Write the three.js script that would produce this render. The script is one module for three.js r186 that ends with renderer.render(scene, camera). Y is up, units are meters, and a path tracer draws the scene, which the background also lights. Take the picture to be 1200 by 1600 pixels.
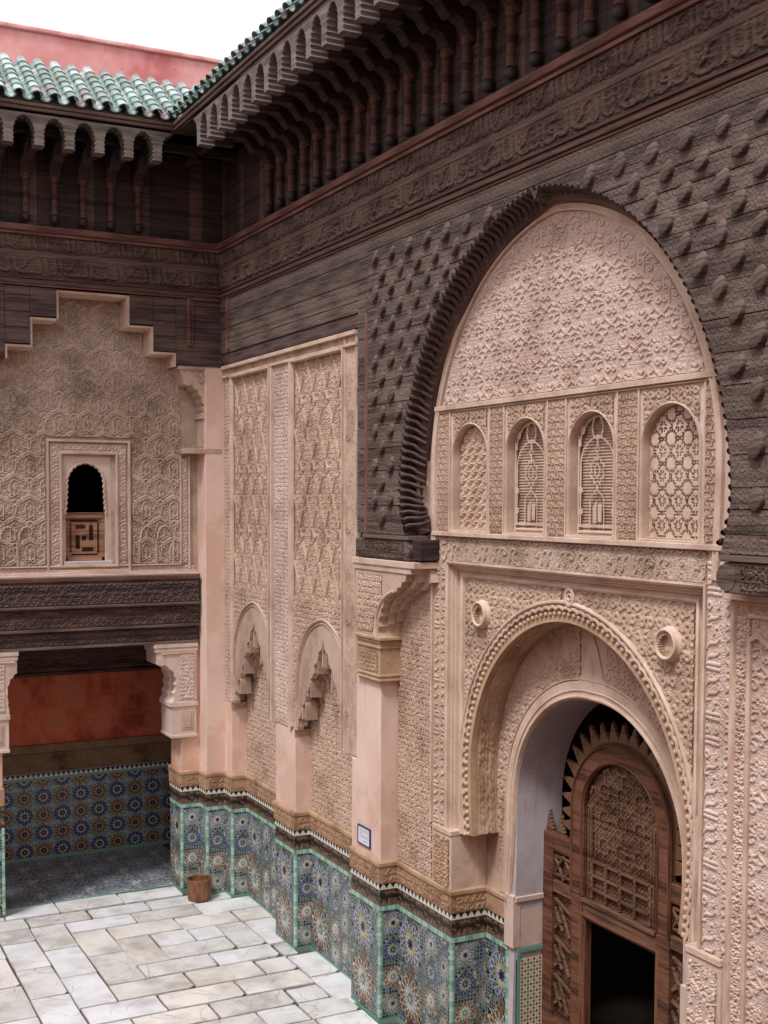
import * as THREE from 'three';
import { mergeGeometries, toCreasedNormals } from 'three/addons/utils/BufferGeometryUtils.js';
import { RoundedBoxGeometry } from 'three/addons/geometries/RoundedBoxGeometry.js';

// ---------------------------------------------------------------- camera, sky, sun, exposure
const scene = new THREE.Scene();
const camera = new THREE.PerspectiveCamera(45.19, 0.75, 0.1, 300);
camera.position.set(0, 6, 0);
camera.rotation.order = 'YXZ';
camera.rotation.set(-0.05064, -0.47296, 0.00343);
camera.setViewOffset(1200, 1600, 0, -78.6, 1200, 1600);      // the lens is shifted a little, as in the photograph
const renderer = new THREE.WebGLRenderer({ antialias: true });
renderer.setSize(768, 1024);
renderer.toneMapping = THREE.LinearToneMapping;
renderer.toneMappingExposure = 1.8;
renderer.shadowMap.enabled = true;
{ // an even white overcast, a little brighter overhead
  const w = 64, h = 32, a = new Float32Array(w * h * 4);
  for (let j = 0; j < h; j++) for (let i = 0; i < w; i++) {
    const e = Math.sin(((j + .5) / h - .5) * Math.PI), k = (j + .5) / h < .5 ? .36 : .54 + .42 * e, o = (j * w + i) * 4;
    a[o] = k * 1.01; a[o + 1] = k * 0.995; a[o + 2] = k * 1.025; a[o + 3] = 1;
  }
  const t = new THREE.DataTexture(a, w, h, THREE.RGBAFormat, THREE.FloatType);
  t.mapping = THREE.EquirectangularReflectionMapping; t.magFilter = THREE.LinearFilter; t.minFilter = THREE.LinearFilter; t.needsUpdate = true;
  scene.background = t; scene.environment = t;
}
const sun = new THREE.DirectionalLight(new THREE.Color(1, .97, .94), 1.5);
sun.position.set(-9, 28, -3); sun.target.position.set(5, 2, -11);
sun.castShadow = true; sun.shadow.radius = 22;
Object.assign(sun.shadow.camera, { left: -20, right: 20, top: 20, bottom: -20, far: 90 });
scene.add(sun, sun.target);

// ---------------------------------------------------------------- small helpers
function rng(seed) { let s = seed | 0; return () => { s = (s + 0x6d2b79f5) | 0; let t = Math.imul(s ^ (s >>> 15), 1 | s); t = (t + Math.imul(t ^ (t >>> 7), 61 | t)) ^ t; return ((t ^ (t >>> 14)) >>> 0) / 4294967296; }; }
const used = {};
function numbered(n) { used[n] = (used[n] || 0) + 1; return used[n] === 1 ? n : n + '_' + String(used[n] - 1).padStart(3, '0'); }
const TAU = Math.PI * 2, clamp = (v, a, b) => Math.min(b, Math.max(a, v)), lerp = (a, b, t) => a + (b - a) * t;
const smooth = (a, b, v) => { const t = clamp((v - a) / (b - a), 0, 1); return t * t * (3 - 2 * t); };
// A thing on a wall. Geometry is written in the wall's frame: s runs along the wall, y up, d out of the wall.
// Side wall ('R'): s = world z, d = 6.515 - x. End wall ('L'): s = world x, d = z + 17.93. 'W': plain world axes.
const X0 = 6.515, Z0 = -17.93, D = (x) => X0 - x;
function thing(name, label, category, wall, s0, y0 = 0, group) {
  const g = new THREE.Group(); g.name = numbered(name); scene.add(g);
  if (wall === 'R') { g.position.set(X0, y0, s0); g.rotation.y = -Math.PI / 2; }
  else if (wall === 'L') g.position.set(s0, y0, Z0);
  else g.position.set(s0[0], y0, s0[1]);
  g.userData = { label, category, kind: name === 'courtyard_wall' ? 'structure' : 'thing' }; if (group) g.userData.group = group;
  origins.set(g, wall === 'W' ? [s0[0], y0, s0[1]] : [s0, y0, 0]);
  return g;
}
const origins = new Map();
function originOf(o) { while (o && !origins.has(o)) o = o.parent; return o ? origins.get(o) : [0, 0, 0]; }
const crispOf = new Map();
function crispMat(m) { if (!crispOf.has(m)) { const c = m.clone(); c.flatShading = true; c.bumpMap = null; crispOf.set(m, c); } return crispOf.get(m); }
function put(name, geo, mat, parent, extra) {                 // geometry in wall coordinates becomes one mesh under parent
  const o = originOf(parent), g = Array.isArray(geo) ? join(geo) : geo; if ((Array.isArray(geo) ? geo[0] : geo).userData.carved) mat = crispMat(mat);
  if (parent !== scene) g.translate(-o[0], -o[1], -o[2]);
  const m = new THREE.Mesh(g, mat); m.name = name; m.castShadow = m.receiveShadow = true;
  if (extra) Object.assign(m.userData, extra);
  parent.add(m); return m;
}
const putEach = (name, list, mat, parent) => list.map((g) => put(name, g, mat, parent));
function stamp(name, geo, mat, parent, p, r = [0, 0, 0], sc = 1) {   // a shared geometry at a place of its own
  const o = originOf(parent), m = new THREE.Mesh(geo, mat); m.name = name; m.castShadow = m.receiveShadow = true;
  m.position.set(p[0] - o[0], p[1] - o[1], p[2] - o[2]); m.rotation.set(...r);
  if (Array.isArray(sc)) m.scale.set(...sc); else m.scale.setScalar(sc);
  parent.add(m); return m;
}
function flat(g) { if (g.index) { const n = g.toNonIndexed(); return n; } return g; }
function join(list) {
  const l = list.map((g) => { const f = flat(g); for (const k of Object.keys(f.attributes)) if (!['position', 'normal', 'uv'].includes(k)) f.deleteAttribute(k); return f; });
  return mergeGeometries(l, false);
}
function uvm(g) {                                              // box-projected uv in metres
  g = flat(g); if (!g.attributes.normal) g.computeVertexNormals();
  const p = g.attributes.position, n = g.attributes.normal, u = new Float32Array(p.count * 2);
  for (let i = 0; i < p.count; i += 3) {
    let a = 0, b = 0, c = 0; for (let k = 0; k < 3; k++) { a += n.getX(i + k); b += n.getY(i + k); c += n.getZ(i + k); }
    a = Math.abs(a); b = Math.abs(b); c = Math.abs(c);
    for (let k = 0; k < 3; k++) {
      const x = p.getX(i + k), y = p.getY(i + k), z = p.getZ(i + k), j = (i + k) * 2;
      if (c >= a && c >= b) { u[j] = x; u[j + 1] = y; } else if (a >= b) { u[j] = z; u[j + 1] = y; } else { u[j] = x; u[j + 1] = z; }
    }
  }
  g.setAttribute('uv', new THREE.BufferAttribute(u, 2)); return g;
}
function box(x0, x1, y0, y1, z0, z1, b = .006) {
  const w = Math.abs(x1 - x0), h = Math.abs(y1 - y0), d = Math.abs(z1 - z0), r = Math.min(b, w * .45, h * .45, d * .45);
  const g = r > 0 ? new RoundedBoxGeometry(w, h, d, 1, r) : new THREE.BoxGeometry(w, h, d);
  g.translate((x0 + x1) / 2, (y0 + y1) / 2, (z0 + z1) / 2); return uvm(g);
}
const V2 = (a) => a.map(([x, y]) => new THREE.Vector2(x, y));
function ext(pts, z0, z1, bevel = 0, holes = []) {             // outline in the wall plane, given thickness from z0 to z1
  const s = new THREE.Shape(V2(pts)); for (const h of holes) s.holes.push(new THREE.Path(V2(h)));
  const g = new THREE.ExtrudeGeometry(s, { depth: z1 - z0 - 2 * bevel, bevelEnabled: bevel > 0, bevelThickness: bevel, bevelSize: bevel, bevelOffset: -bevel, bevelSegments: 1, curveSegments: 6 });
  g.translate(0, 0, z0 + bevel); return uvm(g);
}
function sweep(path, prof, closed = false) {                   // profile points [offset left of the path, height d] carried along a path with mitred corners
  const n = path.length, m = prof.length, P = [], T = [];
  for (let i = 0; i < n; i++) {
    const a = path[(i - 1 + n) % n], b = path[i], c = path[(i + 1) % n];
    let d0 = [b[0] - a[0], b[1] - a[1]], d1 = [c[0] - b[0], c[1] - b[1]];
    if (!closed && i === 0) d0 = d1; if (!closed && i === n - 1) d1 = d0;
    const l0 = Math.hypot(...d0) || 1, l1 = Math.hypot(...d1) || 1;
    const n0 = [-d0[1] / l0, d0[0] / l0], n1 = [-d1[1] / l1, d1[0] / l1];
    let q = [n0[0] + n1[0], n0[1] + n1[1]]; const k = q[0] * n0[0] + q[1] * n0[1] || 1; q = [q[0] / k, q[1] / k];
    const ql = Math.hypot(...q); if (ql > 2.2) q = [q[0] * 2.2 / ql, q[1] * 2.2 / ql];
    T.push(prof.map(([u, v]) => [b[0] + q[0] * u, b[1] + q[1] * u, v]));
  }
  let L = 0; const at = path.map((p, i) => (L += i ? Math.hypot(p[0] - path[i - 1][0], p[1] - path[i - 1][1]) : 0)); const W = [0]; for (let j = 1; j < m; j++) W.push(W[j - 1] + Math.hypot(prof[j][0] - prof[j - 1][0], prof[j][1] - prof[j - 1][1]));
  const pos = [], uv = [];
  for (let i = 0; i < (closed ? n : n - 1); i++) for (let j = 0; j < m - 1; j++) {
    const i1 = (i + 1) % n, A = T[i][j], B = T[i1][j], C = T[i1][j + 1], E = T[i][j + 1], ua = at[i], ub = i1 ? at[i1] : L + .1;
    pos.push(...A, ...B, ...C, ...A, ...C, ...E); uv.push(ua, W[j], ub, W[j], ub, W[j + 1], ua, W[j], ub, W[j + 1], ua, W[j + 1]);
  }
  if (!closed) for (const [i, f] of [[0, 1], [n - 1, 0]]) for (let j = 1; j < m - 1; j++) { const a = T[i][0], b = T[i][j], c = T[i][j + 1]; f ? pos.push(...a, ...c, ...b) : pos.push(...a, ...b, ...c); uv.push(0, 0, 0, 0, 0, 0); }
  const g = new THREE.BufferGeometry(); g.setAttribute('position', new THREE.Float32BufferAttribute(pos, 3)); g.setAttribute('uv', new THREE.Float32BufferAttribute(uv, 2));
  const c = toCreasedNormals(g, .6); return c;
}
const bandProf = (w, d0, d1) => [[w / 2, d0], [w / 2, d1 - .004], [w / 2 - .005, d1], [-w / 2 + .005, d1], [-w / 2, d1 - .004], [-w / 2, d0]];
const rollProf = (w, d0, d1, k = 5) => [...Array(k + 1)].map((_, i) => [w / 2 * Math.cos(i / k * Math.PI), d0 + (d1 - d0) * Math.sin(i / k * Math.PI)]);
// Pointed arch: half width w at the springing ys, apex ya, foot yb (half width wb there)
function arch(zc, w, ys, ya, yb, n = 28, wb = w) {
  const r = ya - ys, R = (w * w + r * r) / (2 * w), c = w - R, a1 = Math.atan2(r, -c), out = [];
  if (yb !== undefined) for (let i = 0; i < 6; i++) { const t = i / 6; out.push([lerp(wb, w, Math.sin(t * Math.PI / 2)), lerp(yb, ys, t)]); }
  for (let i = 0; i <= n; i++) { const a = a1 * i / n; out.push([c + R * Math.cos(a), ys + R * Math.sin(a)]); }
  const left = out.map(([x, y]) => [zc - x, y]), right = out.slice(0, -1).reverse().map(([x, y]) => [zc + x, y]);
  return [...left, ...right];                                  // left foot, apex, right foot
}
function archHalf(w, ys, ya, y, wb = w, yb = ys - 1) {         // half width at height y
  if (y >= ya) return 0;
  if (y < ys) return lerp(wb, w, Math.sin(clamp((y - yb) / (ys - yb), 0, 1) * Math.PI / 2));
  const r = ya - ys, R = (w * w + r * r) / (2 * w), c = w - R; return Math.max(0, c + Math.sqrt(Math.max(0, R * R - (y - ys) ** 2)));
}
function resample(path, n) {
  const L = [0]; for (let i = 1; i < path.length; i++) L.push(L[i - 1] + Math.hypot(path[i][0] - path[i - 1][0], path[i][1] - path[i - 1][1]));
  const T = L[L.length - 1], out = []; let j = 0;
  for (let i = 0; i <= n; i++) { const t = T * i / n; while (j < path.length - 2 && L[j + 1] < t) j++; const f = (t - L[j]) / (L[j + 1] - L[j] || 1); out.push([lerp(path[j][0], path[j + 1][0], f), lerp(path[j][1], path[j + 1][1], f)]); }
  return out;
}
function lobed(path, n, depth, k = 6) {                        // cusped edge: every step bulges to the left of the path
  const p = resample(path, n), out = [];
  for (let i = 0; i < n; i++) {
    const a = p[i], b = p[i + 1], dx = b[0] - a[0], dy = b[1] - a[1], l = Math.hypot(dx, dy);
    for (let j = 0; j < k; j++) { const t = j / k, h = depth * Math.sin(t * Math.PI); out.push([a[0] + dx * t - dy / l * h, a[1] + dy * t + dx / l * h]); }
  }
  out.push(p[n]); return out;
}
// Carved relief: a fine grid pushed out by a height function
function relief(x0, x1, y0, y1, cx, cy, z0, amp, hf, inside) {
  const nx = Math.max(1, Math.round((x1 - x0) / cx)), ny = Math.max(1, Math.round((y1 - y0) / cy)), id = new Int32Array((nx + 1) * (ny + 1)).fill(-1);
  const pos = [], uv = [], idx = []; const ok = new Uint8Array((nx + 1) * (ny + 1));
  for (let j = 0; j <= ny; j++) for (let i = 0; i <= nx; i++) ok[j * (nx + 1) + i] = !inside || inside(lerp(x0, x1, i / nx), lerp(y0, y1, j / ny)) ? 1 : 0;
  const vert = (i, j) => { const q = j * (nx + 1) + i; if (id[q] < 0) { const x = lerp(x0, x1, i / nx), y = lerp(y0, y1, j / ny); id[q] = pos.length / 3; pos.push(x, y, z0 + amp * hf(x, y)); uv.push(x, y); } return id[q]; };
  for (let j = 0; j < ny; j++) for (let i = 0; i < nx; i++) {
    const q = j * (nx + 1) + i; if (!(ok[q] && ok[q + 1] && ok[q + nx + 1] && ok[q + nx + 2])) continue;
    const a = vert(i, j), b = vert(i + 1, j), c = vert(i + 1, j + 1), d = vert(i, j + 1); idx.push(a, b, c, a, c, d);
  }
  const g = new THREE.BufferGeometry(); g.setAttribute('position', new THREE.Float32BufferAttribute(pos, 3)); g.setAttribute('uv', new THREE.Float32BufferAttribute(uv, 2)); g.setIndex(idx); g.computeVertexNormals(); g.userData.carved = true;
  return g;
}

// ---------------------------------------------------------------- computed patterns
function canvasOf(w, h) { const c = document.createElement('canvas'); c.width = w; c.height = h; return c; }
function heights(w, h, draw, blur = 1, bg = 0, crisp = true) {               // a seamless height picture; returns sampler (u, v in tiles)
  const c = canvasOf(w, h), x = c.getContext('2d'); const b8 = Math.round(bg * 255); x.fillStyle = `rgb(${b8},${b8},${b8})`; x.fillRect(0, 0, w, h); x.lineCap = x.lineJoin = 'round';
  for (const dy of [-h, 0, h]) for (const dx of [-w, 0, w]) { x.save(); x.translate(dx, dy); draw(x, w, h); x.restore(); }
  const d = x.getImageData(0, 0, w, h).data; let a = new Float32Array(w * h); for (let i = 0; i < a.length; i++) a[i] = d[i * 4] / 255;
  for (let k = 0; k < blur; k++) { const b = new Float32Array(w * h); for (let j = 0; j < h; j++) for (let i = 0; i < w; i++) { let s = 0; for (let v = -1; v <= 1; v++) for (let u = -1; u <= 1; u++) s += a[((j + v + h) % h) * w + (i + u + w) % w]; b[j * w + i] = s / 9; } a = b; }
  if (crisp) for (let i = 0; i < a.length; i++) a[i] = a[i] < .5 ? .66 * smooth(.22, .48, a[i]) : lerp(.66, 1, smooth(.74, .92, a[i]));
  const f = (u, v) => { const px = (u - Math.floor(u)) * w, py = (1 - (v - Math.floor(v))) * h, i = Math.floor(px), j = Math.floor(py), fx = px - i, fy = py - j, i0 = i % w, i1 = (i + 1) % w, j0 = j % h, j1 = (j + 1) % h; return lerp(lerp(a[j0 * w + i0], a[j0 * w + i1], fx), lerp(a[j1 * w + i0], a[j1 * w + i1], fx), fy); };
  f.data = a; f.w = w; f.h = h; return f;
}
const gray = (v) => `rgb(${v},${v},${v})`;
function curl(x, px, py, r, a, dir, tail = 1.6) {              // a hook that rolls up into an eye, with a running tail
  x.beginPath(); const n = 22;
  for (let i = 0; i <= n; i++) { const t = i / n, q = a + dir * t * 1.55 * TAU, rr = r * (1 - .72 * t), X = px + rr * Math.cos(q), Y = py + rr * Math.sin(q); i ? x.lineTo(X, Y) : x.moveTo(X, Y); }
  x.stroke();
  const sx = px + r * Math.cos(a), sy = py + r * Math.sin(a), tx = Math.sin(a) * dir, ty = -Math.cos(a) * dir;
  x.beginPath(); x.moveTo(sx, sy); x.bezierCurveTo(sx + tx * r * tail * .6, sy + ty * r * tail * .6, sx + tx * r * tail + Math.cos(a) * r * .5, sy + ty * r * tail + Math.sin(a) * r * .5, sx + tx * r * tail * 1.1 + Math.cos(a) * r * 1.2, sy + ty * r * tail * 1.1 + Math.sin(a) * r * 1.2); x.stroke();
}
// levels: ground 0, under-layer 140, leaves and stems 255
function drawScrolls(seed, n, lwK, rK = .25, under = true) {   // packed hooks with open eyes, each tail running to a neighbour
  return (x, w, h) => {
    const R = rng(seed), g = w / n, m = Math.round(h / g), gy = h / m;
    if (under) { x.strokeStyle = gray(92); x.lineWidth = g * .14; for (let j = 0; j < m * 3; j++) for (let i = 0; i < n * 3; i++) { const px = (i + .3 + .4 * R()) * g / 3, py = (j + .3 + .4 * R()) * gy / 3, a = R() * TAU; x.beginPath(); x.arc(px, py, g * .1, a, a + 4); x.stroke(); } }
    x.strokeStyle = gray(255); x.lineWidth = g * lwK;
    for (let j = 0; j < m; j++) for (let i = 0; i < n; i++) {
      const px = (i + .5 + (j % 2) * .5 + (R() - .5) * .2) * g, py = (j + .5 + (R() - .5) * .2) * gy, r = g * rK * (.9 + .25 * R()), a = R() * TAU, dir = R() < .5 ? 1 : -1;
      x.beginPath(); x.arc(px, py, r, a, a + dir * TAU * .84, dir < 0); x.stroke();
      const sx = px + r * Math.cos(a), sy = py + r * Math.sin(a), tx = Math.sin(a) * dir, ty = -Math.cos(a) * dir, ox = Math.cos(a), oy = Math.sin(a), k = g * (.36 + .2 * R());
      x.beginPath(); x.moveTo(sx, sy); x.bezierCurveTo(sx + tx * k, sy + ty * k, sx + tx * k + ox * k * .6, sy + ty * k + oy * k * .6, sx + tx * k * .5 + ox * k * 1.1, sy + ty * k * .5 + oy * k * 1.1); x.stroke();
    }
  };
}
function mirrored(fn, w) { return (x) => { for (const s of [1, -1]) { x.save(); x.translate(w / 2, 0); x.scale(s, 1); fn(x); x.restore(); } }; }
// paired loops and hooks of the big tympanum, half-drop repeat
function drawPaired(x, w, h) {
  { const R = rng(19), g = w / 20; x.strokeStyle = gray(88); x.lineWidth = g * .3; for (let j = 0; j < 15; j++) for (let i = 0; i < 20; i++) { const a = R() * TAU; x.beginPath(); x.arc((i + .5 + .3 * (R() - .5)) * g, (j + .5 + .3 * (R() - .5)) * h / 15, g * .3, a, a + 4.4); x.stroke(); } }
  for (const [ox, oy] of [[0, 0], [w / 2, h / 2]]) for (const s of [1, -1]) {
    x.save(); x.translate(ox, oy); x.scale(s, 1); const k = w / 330; x.scale(k, h / 320);
    x.strokeStyle = gray(255); x.lineWidth = 12;
    x.beginPath(); x.moveTo(40, 60); x.bezierCurveTo(6, 50, 4, 92, 24, 92); x.bezierCurveTo(40, 92, 40, 68, 26, 70); x.stroke();      // upper eye
    x.beginPath(); x.moveTo(40, 60); x.bezierCurveTo(62, 75, 36, 120, 44, 160); x.bezierCurveTo(46, 205, 8, 210, 6, 226); x.stroke();  // side stem
    x.beginPath(); x.arc(19, 150, 12, 0, TAU); x.stroke();
    x.beginPath(); x.moveTo(6, 226); x.bezierCurveTo(30, 250, 70, 240, 80, 205); x.bezierCurveTo(86, 178, 110, 180, 118, 200); x.stroke();
    x.beginPath(); x.moveTo(62, 100); x.bezierCurveTo(80, 92, 104, 108, 98, 132); x.bezierCurveTo(92, 150, 68, 142, 76, 126); x.stroke();
    x.beginPath(); x.moveTo(84, 196); x.bezierCurveTo(120, 240, 150, 236, 150, 206); x.bezierCurveTo(150, 186, 126, 188, 130, 204); x.stroke(); x.beginPath(); x.moveTo(70, 84); x.bezierCurveTo(96, 60, 130, 64, 136, 92); x.bezierCurveTo(138, 112, 114, 112, 118, 96); x.stroke(); 
    x.beginPath(); x.moveTo(62, 20); x.bezierCurveTo(70, 50, 100, 52, 116, 30); x.stroke();
    x.restore();
  }
}
// palmette column: mirrored leaves one above another
function drawPalmettes(x, w, h) {
  for (const [ox, oy] of [[w / 2, 0], [0, h / 2], [w, h / 2]]) for (const s of [1, -1]) {
    x.save(); x.translate(ox, oy); x.scale(s * w / 200, h / 160);
    x.strokeStyle = gray(255); x.lineWidth = 12;
    x.beginPath(); x.moveTo(0, 130); x.bezierCurveTo(40, 120, 74, 96, 70, 62); x.bezierCurveTo(66, 34, 34, 36, 36, 58); x.stroke();
    x.beginPath(); x.moveTo(4, 70); x.bezierCurveTo(18, 50, 14, 30, 4, 14); x.stroke();
    x.strokeStyle = gray(140); x.lineWidth = 14; x.beginPath(); x.arc(26, 92, 10, 0, TAU); x.stroke(); x.beginPath(); x.moveTo(56, 116); x.bezierCurveTo(84, 112, 96, 92, 92, 66); x.stroke();
    x.restore();
  }
}
// running inscription: tall staffs, bowls, loops over fine scrolls
function drawScript(seed, n) {
  return (x, w, h) => {
    const R = rng(seed); x.strokeStyle = gray(92); x.lineWidth = h * .045;
    for (let j = 0; j < 6; j++) for (let i = 0; i < n * 3; i++) { x.beginPath(); const a = R() * TAU; x.arc((i + R()) * w / n / 3, (j + R()) * h / 6, h * .05, a, a + 4); x.stroke(); }
    x.strokeStyle = gray(255); const u = w / n; x.lineWidth = h * .075;
    for (let i = 0; i < n; i++) {
      const px = (i + .5) * u, k = R(), b = h * .7; x.beginPath();
      if (k < .34) { x.moveTo(px - u * .1, h * .1); x.lineTo(px, b); x.bezierCurveTo(px - u * .05, h * .9, px - u * .5, h * .9, px - u * .55, b * .95); x.moveTo(px + u * .34, h * .1); x.lineTo(px + u * .38, b); }
      else if (k < .62) { x.arc(px, h * .55, u * .24, 0, TAU); x.moveTo(px + u * .24, h * .55); x.bezierCurveTo(px + u * .34, h * .9, px - u * .3, h * .98, px - u * .55, h * .8); x.moveTo(px + u * .2, h * .16); x.arc(px, h * .2, u * .16, 0, 4.6); }
      else if (k < .8) { x.moveTo(px - u * .5, h * .74); x.bezierCurveTo(px - u * .2, h * 1.0, px + u * .42, h * .98, px + u * .4, h * .52); x.moveTo(px - u * .3, h * .36); x.bezierCurveTo(px, h * .2, px + u * .1, h * .5, px + u * .25, h * .22); }
      else { x.moveTo(px + u * .4, h * .12); x.bezierCurveTo(px - u * .3, h * .25, px + u * .3, h * .5, px - u * .4, h * .62); x.bezierCurveTo(px - u * .6, h * .9, px + u * .3, h * .95, px + u * .45, h * .76); }
      x.stroke();
    }
  };
}
// sebka of the end wall: lobed net, rings and little lancets, half-drop
function drawSebka(x, w, h) {
  for (const [ox, oy] of [[0, 0], [w / 2, h / 2]]) for (const s of [1, -1]) {
    x.save(); x.translate(ox, oy); x.scale(s * w / 200, h / 300);
    x.strokeStyle = gray(110); x.lineWidth = 8; for (const [a, b] of [[14, 120], [52, 120], [62, 150], [46, 180], [70, 190], [46, 214], [14, 232], [80, 232], [60, 262], [90, 290], [40, 285]]) { x.beginPath(); x.arc(a, b, 8, 1, 5.8); x.stroke(); }
    x.strokeStyle = gray(255); x.lineWidth = 8;
    x.beginPath(); x.moveTo(0, 100); x.bezierCurveTo(26, 112, 30, 130, 28, 160); x.lineTo(28, 228); x.stroke();
    x.beginPath(); x.moveTo(0, 140); x.lineTo(0, 212); x.stroke(); x.beginPath(); x.moveTo(28, 196); x.lineTo(0, 212); x.lineTo(28, 228); x.stroke(); x.beginPath(); x.moveTo(0, 140); x.lineTo(14, 156); x.lineTo(0, 172); x.stroke();
    x.lineWidth = 10;
    x.beginPath(); x.moveTo(0, 60); x.bezierCurveTo(12, 74, 36, 66, 42, 92); x.bezierCurveTo(70, 84, 78, 112, 70, 132); x.bezierCurveTo(90, 132, 94, 152, 92, 172); x.bezierCurveTo(98, 182, 100, 190, 100, 212); x.stroke();
    x.lineWidth = 10; x.beginPath(); x.arc(0, 258, 17, 0, TAU); x.stroke();
    x.beginPath(); x.moveTo(100, 206); x.bezierCurveTo(84, 208, 56, 226, 22, 248); x.moveTo(100, 224); x.bezierCurveTo(80, 236, 52, 250, 34, 262); x.stroke();
    x.beginPath(); x.moveTo(10, 278); x.bezierCurveTo(12, 300, 8, 330, 0, 360); x.stroke();
    x.restore();
  }
}
// lozenge net of the tall panels: thin strips, fine filling, small pierced leaves low in every lozenge
function drawLozenge(x, w, h) {
  x.fillStyle = gray(0); x.fillRect(0, 0, w, h); const R = rng(5); x.strokeStyle = gray(92); x.lineWidth = w * .066;
  for (let j = 0; j < 14; j++) for (let i = 0; i < 6; i++) { x.beginPath(); const a = R() * TAU; x.arc((i + .5 + (j % 2) * .5) * w / 6, (j + .5) * h / 14, w * .058, a, a + 4.8); x.stroke(); }
  x.fillStyle = gray(0);
  for (const [ox, oy] of [[w / 2, 0], [0, h / 2]]) for (const [a, b] of [[0, .36], [-.1, .29], [.1, .29], [0, .24], [-.19, .19], [.19, .19], [-.26, .08], [.26, .08]]) for (const wy of [-h, 0, h]) { x.beginPath(); x.ellipse(ox + a * w, oy + h * (.5 + b) + wy, w * .068, h * .04, a, 0, TAU); x.fill(); }
  x.strokeStyle = gray(255); x.lineWidth = w * .058;
  for (const s of [1, -1]) { x.beginPath(); x.moveTo(w / 2 - s * w / 2, 0); x.lineTo(w / 2 + s * w / 2, h); x.stroke(); }
}
const pScroll = heights(512, 512, drawScrolls(11, 7, .23, .25), 1), pFine = heights(512, 512, drawScrolls(23, 9, .3, .25, false), 1), pPair = heights(640, 480, drawPaired, 1), pPalm = heights(200, 160, drawPalmettes, 1);
const pScript = heights(1024, 256, drawScript(7, 12), 1), pSebka = heights(320, 480, drawSebka, 1), pLoz = heights(240, 560, drawLozenge, 1);
const pWood = heights(512, 256, drawScript(31, 7), 2), pWoodLeaf = heights(512, 256, drawScrolls(41, 7, .2), 2);
const by = (p, su, sv, ou = 0, ov = 0) => (x, y) => p((x + ou) / su, (y + ov) / sv);
function texOf(cv, su, sv, srgb = true) { const t = new THREE.CanvasTexture(cv); t.wrapS = t.wrapT = THREE.RepeatWrapping; t.repeat.set(1 / su, 1 / sv); if (srgb) t.colorSpace = THREE.SRGBColorSpace; t.magFilter = THREE.LinearFilter; t.anisotropy = 4; t.needsUpdate = true; return t; }
function noiseField(w, h, seed, octaves) {                     // tileable value noise, octaves = [[cells x, cells y, weight], ...]
  const a = new Float32Array(w * h); let tot = 0;
  for (const [cx, cy, k] of octaves) {
    tot += k; const R = rng(seed++), g = Float32Array.from({ length: cx * cy }, R);
    for (let j = 0; j < h; j++) { const v = j / h * cy, j0 = Math.floor(v), fy = v - j0, sy = fy * fy * (3 - 2 * fy); for (let i = 0; i < w; i++) { const u = i / w * cx, i0 = Math.floor(u), fx = u - i0, sx = fx * fx * (3 - 2 * fx), q = (b, c) => g[(c % cy) * cx + b % cx]; a[j * w + i] += k * lerp(lerp(q(i0, j0), q(i0 + 1, j0), sx), lerp(q(i0, j0 + 1), q(i0 + 1, j0 + 1), sx), sy); } }
  }
  for (let i = 0; i < a.length; i++) a[i] /= tot; return a;
}
function ramp(w, h, f, stops, extra) {                         // field to colours: stops [[value, r, g, b], ...]
  const c = canvasOf(w, h), x = c.getContext('2d'), im = x.createImageData(w, h);
  for (let i = 0; i < w * h; i++) {
    const v = f[i]; let k = 0; while (k < stops.length - 2 && v > stops[k + 1][0]) k++; const A = stops[k], B = stops[k + 1], t = clamp((v - A[0]) / (B[0] - A[0]), 0, 1);
    for (let q = 0; q < 3; q++) im.data[i * 4 + q] = lerp(A[q + 1], B[q + 1], t); im.data[i * 4 + 3] = 255;
  }
  x.putImageData(im, 0, 0); if (extra) extra(x, w, h); return c;
}
function bumpTex(f, w, h, su, sv) { const c = ramp(w, h, f, [[.0, 0, 0, 0], [1, 255, 255, 255]]); return texOf(c, su, sv, false); }

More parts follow.
